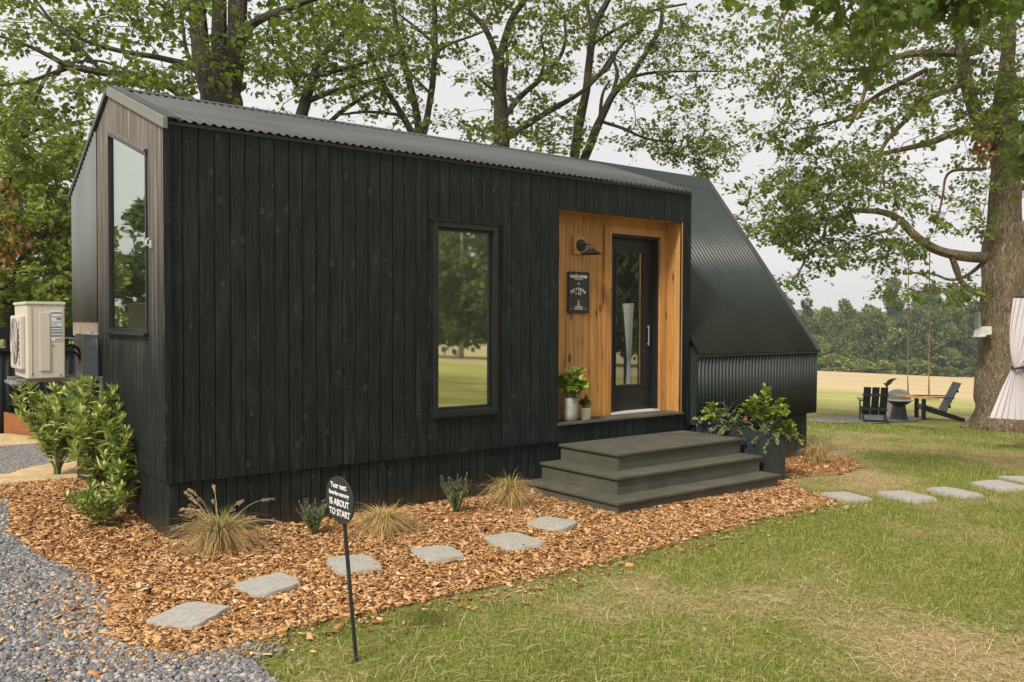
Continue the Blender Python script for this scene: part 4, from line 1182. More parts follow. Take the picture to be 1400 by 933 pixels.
# pots on the sill
P1 = empty('potted_plant', (4.26, .10, RZ0), 'tall grey glazed pot with a bushy bright green plant on the door sill', 'potted plant', 'potted plants on the door sill')
mb = MB(); mb.lathe([(.062, 0), (.078, .015), (.088, .08), (.089, .22), (.084, .25), (.076, .25), (.076, .225)], 32, (4.26, .10, RZ0), flute=.012, nf=16); mb.build('pot', M['pot_grey'], P1, True)
bushy(P1, 'foliage', (4.27, .06, RZ0+.24), (.17, .15, .34), 560, 'fern', .075, LEAF, 24)
P2_ = empty('potted_plant', (4.47, .09, RZ0), 'small ribbed cream pot with a dark little plant on the door sill', 'potted plant', 'potted plants on the door sill')
mb = MB(); mb.lathe([(.056, 0), (.062, .008), (.064, .125), (.060, .13), (.055, .13), (.055, .11)], 48, (4.47, .09, RZ0), flute=.02, nf=24); mb.build('pot', M['pot_cream'], P2_, True)
bushy(P2_, 'foliage', (4.47, .09, RZ0+.12), (.07, .07, .13), 240, 'oak', .03, LEAF, 14)

# ================================================================ HEAT PUMP and boxes
AX0, AX1, AY0, AY1, AZ0, AZ1 = -.655, -.345, 1.93, 2.60, .735, 1.43
HP = empty('heat_pump', ((AX0+AX1)/2, (AY0+AY1)/2, AZ0), 'beige heat pump unit mounted on a bracket above the laurel shrubs', 'heat pump')
mb = MB(); mb.box(AX0, AY0, AZ0, AX1, AY1, AZ1, .012); mb.build('casing', M['hvac'], HP)
mb = MB(); mb.box(AX0-.012, AY0-.008, AZ1-.02, AX1+.006, AY1+.008, AZ1+.006, .005); mb.build('lid', M['hvac'], HP)
mb = MB(); mb.box(AX0+.10, AY0-.010, AZ0+.07, AX0+.185, AY0+.0, AZ1-.09, .004); mb.box(AX0+.03, AY0-.005, AZ0+.03, AX0+.036, AY0, AZ1-.04); mb.build('side_panel', M['hvac'], HP)
mb = MB(); mb.box(AX0-.045, AY0+.10, AZ0+.08, AX0+.001, AY1-.05, AZ1-.12, .014); GRo = mb.build('fan_guard', M['hvac'], HP)
mb = MB()
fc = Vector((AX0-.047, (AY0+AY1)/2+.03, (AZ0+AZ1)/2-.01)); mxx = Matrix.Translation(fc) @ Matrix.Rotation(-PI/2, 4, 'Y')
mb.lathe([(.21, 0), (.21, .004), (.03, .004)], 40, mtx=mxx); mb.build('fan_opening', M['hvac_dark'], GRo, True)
mb = MB()
for k in range(9):
    r_ = .03+.023*k; mb.tube([fc + Vector((-.008, .9*r_*math.cos(a), r_*math.sin(a))) for a in [2*PI*i/40 for i in range(41)]], .0022, 4, cap=False)
for k in range(8):
    a = k*PI/4; mb.tube([fc+Vector((-.010, 0, 0)), fc+Vector((-.010, .2*math.cos(a), .2*math.sin(a)))], .003, 4)
mb.build('grille', M['hvac'], GRo)
mb = MB()
for i in range(7): mb.box(AX0-.0465, AY0+.115, AZ0+.12+i*.06, AX0-.044, AY0+.155, AZ0+.165+i*.06)
mb.build('side_slots', M['hvac_dark'], GRo)
lab = MB(); lx0, lx1 = AX0+.19, AX1-.03; lab.box(lx0, AY0-.004, AZ1-.35, lx1, AY0+.001, AZ1-.075); lb_ = lab.build('rating_label', M['label_w'], HP)
mb = MB()
for (z, h, a, b) in ((.095, .012, .05, .95), (.13, .006, .1, .9), (.148, .018, .55, .95), (.178, .006, .1, .9), (.198, .006, .1, .6), (.225, .014, .02, .98), (.252, .012, .02, .98), (.276, .014, .02, .98), (.305, .016, .02, .98), (.335, .008, .4, .98)):
    mb.box(lx0+(lx1-lx0)*a, AY0-.0055, AZ1-z-h/2, lx0+(lx1-lx0)*b, AY0-.0042, AZ1-z+h/2)
mb.build('label_print', M['label_g'], lb_)
mb = MB()
for x, z in ((AX0+.21, .30), (AX0+.04, .05), (AX1-.04, .03), (AX0+.12, AZ1-AZ0-.02), (AX1-.06, AZ1-AZ0-.02)):
    mb = MB(); mb.box(x-.005, AY0-.006, AZ0+z-.005, x+.005, AY0+.0, AZ0+z+.005, .001); mb.build('screw', M['hvac_dark'], HP)
mb = MB()
for y in (AY0+.08, AY1-.12):
    mb.box(AX0-.08, y, AZ0-.035, -.002, y+.04, AZ0-.004, .003); mb.box(-.03, y, AZ0-.30, -.002, y+.04, AZ0-.036, .003)
mb.box(AX0-.10, AY0+.05, AZ0-.062, AX0-.03, AY1-.05, AZ0-.036, .004)
mb.tube([(AX0-.12, AY0+.02, AZ0-.045), (AX0-.10, AY0+.25, AZ0-.05), (AX0-.06, AY0+.3, AZ0-.09)], .012, 6)
mb.build('bracket', M['galv'], HP)
def bez(p0, p1, p2, p3, n=16):
    p0, p1, p2, p3 = map(Vector, (p0, p1, p2, p3)); return [p0*(1-t)**3+p1*3*t*(1-t)**2+p2*3*t*t*(1-t)+p3*t**3 for t in [i/n for i in range(n+1)]]
mb = MB()
for dz, dy in ((0, 0), (-.06, .03)): mb.tube(bez((AX1, AY0+.15+dy, 1.02+dz), (AX1+.16, AY0+.15+dy, 1.06+dz), (-.12, AY0+.4, 1.0+dz), (-.06, 2.50, .55+dz)), .014, 8)
mb.build('refrigerant_hose', M['black'], HP, True)
mb = MB(); mb.tube(bez((AX1, AY0+.08, 1.10), (AX1+.15, AY0+.08, 1.12), (-.2, 2.05, 1.02), (-.13, 2.25, .92)), .009, 8); mb.build('power_conduit', M['conduit_l'], HP, True)
DB = empty('electrical_box', (-.065, 2.33, .67), 'slim grey electrical disconnect box on the end wall right of the heat pump', 'electrical box')
mb = MB(); mb.box(-.135, 2.20, .67, -.002, 2.46, 1.12, .005); mb.build('cabinet', M['conduit'], DB)
mb = MB(); mb.box(-.150, 2.19, .68, -.136, 2.47, 1.13, .003); mb.box(-.15, 2.188, 1.121, -.001, 2.47, 1.135, .003); mb.build('cover', M['conduit_l'], DB)
mb = MB(); mb.tube([(-.06, 2.3, .40), (-.06, 2.3, .67)], .02, 10); mb.build('conduit', M['conduit_l'], DB, True); mb = MB(); mb.tube([(-.05, 2.33, 1.135), (-.05, 2.33, 1.16)], .03, 12); mb.build('conduit_hub', M['conduit_l'], DB, True)
c_ = W(208, 334, 7.1); 
hx = ray(208, 334); t_ = (0-CX)/hx.x; hp_ = Vector((CX, CY, CZ))+hx*t_
WH = empty('wall_hook', hp_, 'small pale cable hook on the weathered end wall beside the tall window', 'hook')
mb = MB(); mb.box(-.02, hp_.y-.02, hp_.z-.035, -.0, hp_.y+.02, hp_.z+.03, .004); mb.build('plate', M['conduit_l'], WH)
mb = MB(); mb.tube(bez((-.02, hp_.y, hp_.z-.01), (-.06, hp_.y, hp_.z-.03), (-.05, hp_.y, hp_.z+.05), (-.02, hp_.y+.01, hp_.z+.045)), .006, 6); mb.build('hook', M['whitepaint'], WH)

# ================================================================ FENCE and yard bits at left
FY = 7.67; fz = -.6
FE = empty('yard_fence', (-3, FY, -.47), 'black ribbed fence with a slotted band behind the heat pump', 'fence')
corr('panel', M['fence'], FE, (-9, FY, -.6), (6, FY, -.6), (-9, FY, .80), (6, FY, .80), .10, .012)
mb = MB()
mb.box(-9, FY-.04, .80, 6, FY+.03, .85, .003); mb.box(-9, FY-.04, .98, 6, FY+.03, 1.16, .003); mb.box(-9, FY-.02, -.5, 6, FY-.011, -.4)
mb.build('rail', M['fence'], FE)
x = -9
while x < 2.2:
    if x > -5: mb = MB(); mb.box(x, FY-.015, .8505, x+.05, FY+.015, .9795); mb.build('slat', M['fence'], FE)
    x += .13
for k in range(7):
    mb = MB(); xx_ = -9+2.4*k; mb.box(xx_-.05, FY+.031, -.7, xx_+.05, FY+.13, 1.2, .004); mb.build('post', M['fence'], FE)
b0 = G(-40, 597); b1 = G(66, 603)
mb = MB(); mb.prism([(b0.x, b0.y, b0.z-.05), (b1.x, b1.y, b1.z-.05), (b1.x, b1.y, b1.z+.22), (b0.x, b0.y, b0.z+.52)], (.05, .12, 0))
tag(mb.build('timber_edging', M['rust']), 'rust brown sloping timber board in front of the black fence', 'board')
sp = G(38, 607); mb = MB(); V = []; n1, n2 = 24, 10
for j in range(n2+1):
    for i in range(n1):
        a = 2*PI*i/n1; r_ = j/n2; rr = .75*r_*(1+.2*mnoise.noise(Vector((math.cos(a)*2, math.sin(a)*2, 4))))
        V.append((sp.x-.35+1.3*rr*math.cos(a), sp.y+.6*rr*math.sin(a)+.3, sp.z-.03+.17*math.exp(-(r_*1.7)**2)+.02*mnoise.noise(Vector((rr*6*math.cos(a), rr*6*math.sin(a), 1)))))
mb.add(V, [(j*n1+i, j*n1+(i+1) % n1, (j+1)*n1+(i+1) % n1, (j+1)*n1+i) for j in range(n2) for i in range(n1)])
tag(mb.build('sand_pile', M['sand'], None, True), 'low pile of pale sand beside the grey gravel yard', 'sand pile')

# ================================================================ TREES
def resample(pts, step):
    out = [pts[0]]
    for a, b in zip(pts[:-1], pts[1:]):
        (pa, ra), (pb, rb) = a, b; n = max(1, int((pb-pa).length/step))
        for k in range(1, n+1): out.append((pa.lerp(pb, k/n), ra+(rb-ra)*k/n))
    return out
def smooth_poly(pts, it=2):
    for _ in range(it):
        q = [pts[0]]
        for a, b in zip(pts[:-1], pts[1:]):
            q.append((a[0].lerp(b[0], .25), a[1]*.75+b[1]*.25)); q.append((a[0].lerp(b[0], .75), a[1]*.25+b[1]*.75))
        q.append(pts[-1]); pts = q
    return pts
def tree(name, label, group, d, trunk, limbs, clouds, leafm, bark, lsize, tmpl=LEAF, lpc=26, crad=.34, wob=.03, dens=.6, extra=None, cat='tree', twr=.0035, tsides=14, drop=.0, seed=1):
    """trunk / limbs: polylines of (px, py, r_px[, depth offset]); clouds: (px, py, rx, ry, n, ddepth, dspread)"""
    rr = random.Random(seed)
    def conv(pl):
        o = []
        for q in pl:
            dd = d + (q[3] if len(q) > 3 else 0); o.append((W(q[0], q[1], dd), q[2]*dd/F))
        return o
    tp = conv(trunk); gb = tp[0][0]; base = Vector((gb.x, gb.y, hgt(gb.x, gb.y)-.1))
    tp = [(base, tp[0][1]*1.25), (base+Vector((0, 0, .35)), tp[0][1]*1.06)] + tp if tp[0][0].z > base.z+.5 else tp
    e = empty(name, (base.x, base.y, base.z+.1), label, cat, group)
    mb = MB(); nodes = []; npos = []; nplen = []; nrad = []
    def addline(pl, sides, jit):
        pl = smooth_poly(pl, 2); pl = resample(pl, .22)
        pts = []
        for i, (p, r_) in enumerate(pl):
            w = wob*min(1, .3+.08/max(r_, .01))
            q = p + Vector((mnoise.noise(p*1.3), mnoise.noise(p*1.3+Vector((9, 3, 1))), .5*mnoise.noise(p*1.3+Vector((2, 7, 5)))))*w*(1 if i else 0)
            pts.append(q); npos.append(np.array(q)); nrad.append(r_); nplen.append(i*.22)
        mb.tube(pts, [r_ for _, r_ in pl], sides, True, jit)
    addline(tp, tsides, .22)
    tr = mb.build('trunk', bark, e, True)
    mb2 = MB(); mb_keep = mb; 
    for l in limbs:
        mb = MB(); addline(conv(l), 9, .15)
        mb2.add(mb.v, mb.f)
    npl = list(npos)
    # attraction points
    pts = []
    for c in clouds:
        px, py, rx, ry, n = c[:5]; n = max(2, int(n*dens)); dd = c[5] if len(c) > 5 else 0; ds = c[6] if len(c) > 6 else 1.2
        for _ in range(n):
            while True:
                a, b = rr.uniform(-1, 1), rr.uniform(-1, 1)
                if a*a+b*b <= 1: break
            pts.append((W(px+a*rx, py+b*ry, d+dd+rr.gauss(0, ds)), c[7] if len(c) > 7 else 1.))
    arr = np.array(npl)
    dist = [np.min(np.linalg.norm(arr-np.array(p), axis=1)) for p, _ in pts]
    order = np.argsort(dist)
    buf = np.zeros((len(npl)+len(pts)*14, 3)); buf[:len(npl)] = arr; cnt = len(npl)
    par = {}; ends = []; chains = []
    rad0 = list(nrad) ; 
    for oi in order:
        p, sc_ = pts[oi]; pn = np.array(p)
        dv = buf[:cnt]-pn; ds_ = np.linalg.norm(dv, axis=1)
        # prefer attachment points below and inward
        cost = ds_ + .35*np.maximum(0, dv[:, 2])
        k = int(np.argmin(cost)); a = Vector(buf[k]); ln = (p-a).length
        if ln < .05: ends.append((p, (p-a), sc_, a)); continue
        n = max(2, min(12, int(ln/.16)+1)); bend = Vector((rr.gauss(0, .12), rr.gauss(0, .12), rr.gauss(.10, .10)))*ln
        pl = [a + (p-a)*(i/n) + bend*math.sin(PI*i/n) + (Vector((rr.gauss(0, 1), rr.gauss(0, 1), rr.gauss(0, 1)))*.018 if 0 < i < n else Vector()) for i in range(n+1)]
        chains.append((k, cnt, pl))
        for i in range(1, n+1):
            buf[cnt] = pl[i]; par[cnt] = k if i == 1 else cnt-1; cnt += 1
        ends.append((p, pl[-1]-pl[-2], sc_, pl[-2]))
    # pipe model radii
    load = np.zeros(cnt); 
    for k, st, pl in chains: load[st+len(pl)-2] += 1
    for i in range(cnt-1, len(npl)-1, -1): load[par[i]] += load[i]
    def rad(i): return twr*max(1, load[i])**.42
    for k, st, pl in chains:
        rs = [min(rad(st), (rad0[k] if k < len(rad0) else rad(k)))] + [rad(st+i) for i in range(len(pl)-1)]
        mb2.tube(pl, rs, 5, False)
    # leaves
    tw = mb2; P = []; D = []; S = []
    for p, dr, sc_, prev in ends:
        dn = Vector(dr).normalized() if Vector(dr).length > 1e-6 else Vector((0, 0, 1))
        m_ = int(lpc*rr.uniform(.5, 1.4)); flat = .55
        tufts = [Vector((rr.gauss(0, 1), rr.gauss(0, 1), rr.gauss(0, flat)))*crad*.62*sc_ for _ in range(4)]
        for tf_ in tufts: tw.tube([Vector(prev), p+tf_*.45, p+tf_], [twr, twr*.7, twr*.4], 3, False)
        for q_ in range(m_):
            tf_ = tufts[q_ % 4]; f_ = .35+.65*rr.random()**.6
            o = tf_*f_ + Vector((rr.gauss(0, 1), rr.gauss(0, 1), rr.gauss(0, .6)))*crad*.17*sc_
            q = p + o; P.append(tuple(q))
            v = tf_.normalized()*.7 + dn*.3 + Vector((rr.gauss(0, .45), rr.gauss(0, .45), rr.gauss(-.25-drop, .35))); D.append(tuple(v)); S.append(lsize*rr.uniform(.55, 1.35)*(sc_ if sc_ > 1 else 1))
    mb2.build('branches', bark, e, True)
    o = obj('crown', leafmesh('crown', P, D, S, leafm, tmpl, width=1.15), e)
    if extra: extra(e, d)
    return e
TG = 'trees standing behind the house'
def dead_leaves(e, d, spots, n=40, cr=.22, size=.10):
    P = []; D = []; 
    for px, py, dd in spots:
        c = W(px, py, d+dd)
        for _ in range(n):
            o = Vector((random.gauss(0, 1), random.gauss(0, 1), random.gauss(0, 1)))*cr*.5
            P.append(tuple(c+o)); D.append((random.gauss(0, .5), random.gauss(0, .5), -1))
    obj('dead_leaves', leafmesh('dead_leaves', P, D, rng.uniform(.6, 1.2, len(P))*size, M['dead'], LEAF), e)

# big maple with three stems behind the left end of the roof
tree('maple_tree', 'massive maple with three dark stems rising behind the left end of the roof', TG, 14.5,
     [(298, 300, 27), (300, 190, 27), (302, 140, 28), (300, 118, 26)],
     [[(296, 150, 16), (282, 110, 13), (273, 60, 12), (268, 0, 11.5), (262, -120, 9), (250, -260, 5)],
      [(303, 150, 15), (300, 90, 11), (299, 30, 10), (300, -30, 10), (306, -160, 7), (310, -280, 4)],
      [(308, 155, 16), (318, 100, 14), (324, 50, 13.5), (326, 0, 13), (335, -120, 9), (350, -260, 5)],
      [(292, 165, 7), (262, 140, 7.5), (225, 113, 6.5), (190, 104, 5.5), (140, 100, 5), (95, 92, 4), (60, 72, 3), (20, 55, 2.2), (-40, 40, 1.5)],
      [(95, 93, 3.2), (60, 105, 2.8), (30, 114, 2.2), (-10, 118, 1.6), (-60, 120, 1)],
      [(290, 125, 5.5, .3), (262, 88, 5, .5), (225, 80, 4, .8), (170, 72, 3.3, 1), (110, 55, 2.4, 1.2), (60, 25, 1.8, 1.4), (30, -10, 1.4, 1.5)],
      [(324, 60, 7, -.2), (345, 30, 6, -.4), (385, 14, 5, -.6), (425, 0, 4, -.8), (480, -15, 3, -1)],
      [(262, 88, 3, .5), (252, 65, 2.6, .6), (250, 30, 2, .8), (240, -20, 1.5, 1)],
      [(140, 100, 2.6), (105, 60, 2.4), (70, 30, 2.2), (40, -10, 1.6)],
      [(190, 104, 2.2), (150, 85, 2), (110, 82, 1.5), (70, 100, 1)]],
     [(120, 10, 170, 40, 66, 0, 1.3), (60, 60, 80, 34, 26), (220, 30, 60, 40, 22), (230, 108, 70, 22, 22), (290, 175, 45, 26, 16), (352, 60, 40, 50, 24), (330, 110, 20, 50, 7, -.8, .4), (285, 90, 20, 40, 4, -.8, .4),
      (150, 112, 90, 18, 16), (60, 150, 60, 36, 12), (200, -60, 260, 50, 60), (430, 30, 90, 45, 34), (300, -150, 200, 70, 40)],
     M['maple'], M['bark_maple'], .098, lpc=40, crad=.42, seed=3)
# dense foliage at far left
tree('maple_tree', 'dense leafy maple with brown dead leaf bunches at the left edge above the fence', TG, 17.5,
     [(20, 470, 12), (10, 380, 10), (0, 300, 8)],
     [[(10, 380, 5), (50, 330, 4.5), (100, 275, 3.5), (150, 250, 2.5)], [(12, 400, 5), (60, 390, 4), (110, 370, 3)], [(0, 300, 6), (15, 220, 5), (40, 150, 4), (70, 90, 2)],
      [(0, 300, 6), (-40, 200, 5), (-70, 120, 3)], [(30, 190, 2.6), (60, 172, 2.2), (100, 168, 1.5), (135, 160, 1)]],
     [(60, 250, 75, 60, 105, 0, 1), (55, 350, 85, 60, 120, .5, 1), (60, 425, 90, 42, 110, .8, 1), (5, 170, 40, 70, 45), (105, 215, 30, 40, 18), (110, 310, 40, 60, 44, 1., 1), (-40, 300, 60, 120, 60), (100, 160, 40, 26, 10)],
     M['maple_bright'], M['bark_maple'], .10, lpc=44, crad=.42, dens=1., seed=5,
     extra=lambda e, d: dead_leaves(e, d, [(8, 250, -1.), (12, 270, -1), (5, 295, -1), (18, 305, -1), (30, 335, -1), (12, 350, -1), (5, 340, -1), (38, 310, -1), (20, 285, -1)], 26, .26, .14))
tree('maple_tree', 'bushy backdrop maple low behind the black fence at left', TG, 26,
     [(70, 520, 9), (75, 420, 8), (80, 340, 6)],
     [[(78, 400, 4), (40, 350, 3), (0, 310, 2)], [(78, 400, 4), (120, 350, 3), (160, 300, 2)], [(75, 430, 4), (20, 440, 3), (-30, 430, 2)]],
     [(70, 320, 110, 60, 70, 0, 1.5), (60, 420, 130, 50, 110, 0, 1.5), (-40, 380, 60, 90, 40, 0, 1.5)],
     M['maple_bright'], M['bark_maple'], .15, lpc=40, crad=.8, dens=1., seed=6)
tree('maple_tree', 'slim branching tree right of the massive three stemmed trunk', TG, 19,
     [(408, 260, 9), (409, 165, 8.5), (418, 135, 8), (428, 108, 6.5)],
     [[(428, 108, 6), (437, 80, 4.5), (456, 60, 4), (490, 20, 3), (505, -40, 2)], [(416, 140, 4.5), (445, 128, 4), (480, 118, 3), (530, 105, 2)],
      [(428, 108, 4), (400, 90, 3.5), (385, 60, 3), (365, 55, 2)], [(408, 118, 2.8), (396, 98, 2.4), (385, 70, 2), (378, 40, 1.5)], [(430, 105, 3.5), (470, 95, 3), (520, 80, 2)],
      [(450, 168, 3.5, .5), (470, 150, 3, .5), (500, 130, 2.6, .5), (530, 118, 2, .5)], [(437, 80, 3), (430, 40, 3), (425, -20, 2)]],
     [(410, 60, 80, 55, 74), (470, 30, 80, 45, 54), (440, 110, 70, 40, 34), (390, 110, 45, 35, 18), (385, 165, 30, 18, 5), (500, 90, 60, 35, 22), (440, -40, 120, 40, 40)],
     M['maple'], M['bark_maple'], .095, lpc=40, crad=.46, seed=8)
tree('maple_tree', 'tree with three thin stems fanning out above the middle of the roof', TG, 20,
     [(574, 260, 8), (575, 200, 8), (574, 184, 7)],
     [[(570, 195, 5), (552, 160, 4.5), (528, 124, 4), (512, 90, 3), (503, 60, 2.2), (490, 0, 1.5)], [(574, 190, 5.5), (568, 145, 5), (556, 100, 4.5), (545, 50, 4), (536, 10, 3.5), (530, -60, 2)],
      [(577, 195, 5), (586, 150, 4.6), (593, 100, 4.2), (595, 50, 3.8), (594, 0, 3.4), (590, -60, 2)], [(592, 75, 2.6), (610, 62, 2.2), (640, 52, 1.6), (670, 40, 1)],
      [(550, 158, 2.4), (500, 152, 2), (460, 158, 1.4)], [(590, 130, 2.2), (560, 100, 2), (540, 70, 1.5)], [(594, 60, 2.2), (570, 40, 2), (545, 20, 1.4)]],
     [(560, 30, 75, 45, 70), (520, 80, 50, 50, 36), (600, 70, 40, 40, 18), (540, 130, 70, 26, 16), (640, 20, 45, 30, 26), (530, 170, 60, 14, 8), (570, -50, 120, 40, 46), (620, 150, 40, 30, 6)],
     M['maple'], M['bark_maple'], .095, lpc=36, crad=.44, seed=9)
tree('maple_tree', 'thicker trunk forking into a V above the roof near the window', TG, 19,
     [(687, 290, 11), (686, 200, 10.5), (684, 150, 9), (681, 100, 8), (681, 80, 7.5)],
     [[(681, 82, 6), (690, 50, 5), (698, 26, 4.5), (722, -5, 4), (740, -60, 2.5)], [(681, 82, 5), (668, 50, 4.2), (658, 30, 3.8), (640, 15, 3), (620, -40, 2)],
      [(690, 160, 4.5), (710, 132, 4), (735, 112, 3.6), (760, 90, 3), (775, 60, 2.4), (772, 20, 1.6)], [(692, 190, 5), (720, 172, 4.5), (750, 152, 3.8), (790, 132, 3), (815, 108, 2.4), (840, 70, 1.8)],
      [(692, 150, 3), (688, 120, 3), (694, 80, 2.4), (690, 60, 2)], [(683, 130, 3), (668, 118, 2.4), (655, 108, 1.6)], [(735, 112, 2.2), (748, 80, 2), (740, 50, 1.5)], [(684, 30, 2), (676, 10, 2), (670, -20, 1.5)]],
     [(690, 10, 70, 35, 56), (740, 60, 50, 40, 34), (660, 110, 34, 30, 12), (730, 100, 60, 30, 20), (700, 185, 50, 24, 20), (760, 170, 60, 24, 22), (650, 175, 50, 26, 12), (640, 60, 30, 30, 10), (690, -50, 120, 40, 50), (740, 150, 60, 20, 10)],
     M['maple'], M['bark_maple'], .095, lpc=36, crad=.42, seed=10)
tree('maple_tree', 'pair of leaning stems above the cedar doorway with fine light foliage reaching right', TG, 20.5,
     [(790, 300, 9), (789, 240, 9), (789, 224, 8)],
     [[(784, 230, 7), (787, 195, 6.5), (797, 145, 6), (803, 110, 5.6), (807, 70, 5.2), (812, 35, 4.8), (835, -5, 4), (850, -60, 2)], [(812, 40, 3.4), (803, 15, 3), (800, -30, 2)],
      [(793, 230, 6.5), (806, 200, 6), (822, 160, 5.4), (838, 128, 4.8), (862, 105, 4), (880, 78, 3.5), (895, 55, 3), (906, 30, 3), (907, -20, 2)],
      [(806, 110, 3.2), (830, 98, 2.8), (848, 60, 2.2), (880, 40, 1.6)], [(838, 128, 3), (846, 100, 2.6), (840, 85, 2), (835, 70, 1.5)], [(820, 165, 2.4), (850, 175, 2.2), (880, 190, 1.8), (920, 195, 1.2)],
      [(806, 200, 2.2), (820, 170, 2.6), (822, 130, 2.2), (835, 110, 1.5)], [(862, 105, 2.4), (900, 98, 2), (950, 97, 1.2), (985, 98, .8)], [(812, 60, 2.5), (850, 35, 2.2), (890, 15, 1.8), (940, 5, 1.4)]],
     [(830, 20, 90, 35, 66), (900, 40, 70, 40, 44), (860, 90, 60, 45, 30), (940, 60, 60, 45, 32), (780, 205, 40, 18, 16), (900, 140, 70, 40, 34), (950, 190, 60, 30, 46, 1, 1), (900, 200, 60, 22, 30, 1, 1), (985, 215, 40, 26, 26, 1, 1), (1000, 30, 30, 40, 12), (850, -50, 150, 40, 60), (760, 150, 30, 30, 6), (950, 110, 50, 40, 20)],
     M['maple'], M['bark_maple'], .085, lpc=40, crad=.42, seed=12)

# ------------------------------------------------ the oak at right
ob = G(1366, 589); od = depth(ob)
oak_limbs = [
  [(1352, 352, 8), (1320, 352, 7), (1288, 346, 6.5), (1264, 336, 6), (1244, 318, 5.5), (1230, 298, 4.8), (1212, 290, 4.2), (1190, 288, 3.8), (1165, 288, 3.2), (1145, 297, 2.8), (1122, 302, 2.2), (1095, 300, 1.6), (1060, 298, 1)],
  [(1300, 352, 4), (1308, 368, 4.4), (1312, 383, 4), (1326, 396, 4), (1345, 404, 4)],
  [(1230, 300, 2.6, -.2), (1222, 315, 2, -.4), (1195, 318, 1.6, -.6), (1170, 330, 1.2, -.8)], [(1130, 300, 2), (1126, 325, 1.8), (1105, 345, 1.5), (1095, 370, 1.2), (1080, 390, .8)],
  [(1360, 200, 12), (1345, 178, 10), (1332, 150, 9), (1322, 120, 8.5), (1314, 85, 8), (1310, 40, 7), (1300, -20, 6), (1280, -120, 4)],
  [(1352, 185, 6), (1330, 180, 5.4), (1305, 182, 5), (1280, 192, 4.4), (1250, 200, 3.8), (1215, 208, 3.2), (1190, 216, 2.6), (1165, 245, 2), (1130, 268, 1.5), (1090, 280, 1)],
  [(1318, 115, 4.4, -.2), (1290, 124, 4.2, -.4), (1268, 135, 4, -.6), (1245, 158, 3.6, -.8), (1228, 175, 3.2, -.9), (1205, 205, 2.8, -1), (1195, 240, 2, -1)],
  [(1340, 68, 6, .3), (1318, 74, 5.6, .3), (1285, 73, 5, .2), (1250, 74, 4.6, 0), (1222, 78, 4.2, -.2), (1205, 90, 3.6, -.4), (1188, 112, 3, -.5), (1180, 140, 2.5, -.6), (1160, 175, 2, -.6)],
  [(1268, 97, 3.4, .4), (1235, 112, 3.2, .4), (1208, 125, 3, .4), (1182, 142, 2.6, .4), (1165, 160, 2.2, .4), (1130, 170, 1.8, .4), (1090, 178, 1.2, .4)],
  [(1200, 92, 2.4, 0), (1160, 98, 2, 0), (1120, 92, 1.6, 0), (1085, 105, 1.4, 0), (1060, 140, 1, 0)],
  [(1348, 230, 2.6), (1320, 231, 2.2), (1297, 235, 2), (1288, 248, 1.7), (1289, 270, 1.5), (1283, 300, 1.2), (1278, 320, .8)],
  [(1375, 120, 10), (1380, 60, 9), (1384, 0, 8), (1390, -120, 6)], [(1378, 130, 5), (1400, 118, 4.5), (1440, 95, 4)],
  [(1380, -60, 6, 0), (1330, -110, 5, -4), (1260, -130, 4, -8), (1180, -110, 3, -10)], [(1380, -60, 6, 0), (1440, -90, 5, -6), (1450, -60, 3.5, -10)],
  [(1352, 352, 3), (1330, 375, 2.4, .5), (1300, 385, 1.8, .6), (1270, 372, 1.4, .8), (1235, 375, 1, 1)]]
oak_clouds = [(1100, 60, 70, 34, 34), (1150, 75, 60, 40, 40), (1220, 60, 60, 40, 40), (1075, 100, 60, 26, 26), (1045, 130, 35, 30, 12), (1130, 130, 60, 26, 20), (1240, 120, 50, 30, 20), (1290, 90, 35, 40, 24), (1330, 60, 40, 50, 34), (1180, 170, 40, 20, 12),
    (1120, 230, 70, 30, 36), (1180, 225, 50, 30, 30), (1070, 265, 55, 32, 36), (1140, 275, 60, 26, 32), (1225, 245, 35, 40, 18), (1060, 305, 50, 26, 30), (1110, 310, 50, 22, 22), (1270, 160, 40, 30, 12), (1290, 150, 30, 26, 8),
    (1185, 335, 60, 26, 30), (1130, 350, 50, 20, 16), (1095, 330, 40, 24, 14), (1230, 350, 40, 22, 10), (1270, 275, 30, 16, 7), (1310, 300, 34, 22, 8), (1330, 250, 24, 40, 10), (1340, 285, 20, 40, 9), (1270, 395, 60, 10, 9), (1320, 400, 26, 22, 12), (1210, 405, 50, 8, 4), (1350, 150, 34, 50, 30, -1, .6), (1390, 160, 20, 60, 24, -1, .6), (1270, 20, 120, 40, 80), (1060, 20, 50, 30, 14), (1095, 180, 34, 22, 14), (1085, 385, 24, 14, 6), (1050, 180, 30, 26, 10), (1240, -60, 200, 50, 60), (1385, 60, 30, 70, 24, -1, .6)]
tree('oak_tree', 'huge furrowed oak at right carrying the rope swing', None, od,
     [(1366, 592, 44), (1367, 578, 38), (1369, 560, 32), (1370, 535, 29.5), (1370, 480, 28), (1370, 420, 27), (1371, 360, 25), (1374, 300, 21), (1375, 240, 19), (1374, 180, 18), (1374, 120, 14)],
     oak_limbs, oak_clouds, M['oak'], M['bark_oak'], .096, OAKLEAF, lpc=38, crad=.40, dens=.82, seed=21, wob=.05, tsides=28,
     extra=lambda e, d: (dead_leaves(e, d, [(1338, 190, -1), (1340, 200, -1), (1345, 215, -1)], 40, .16, .12)))
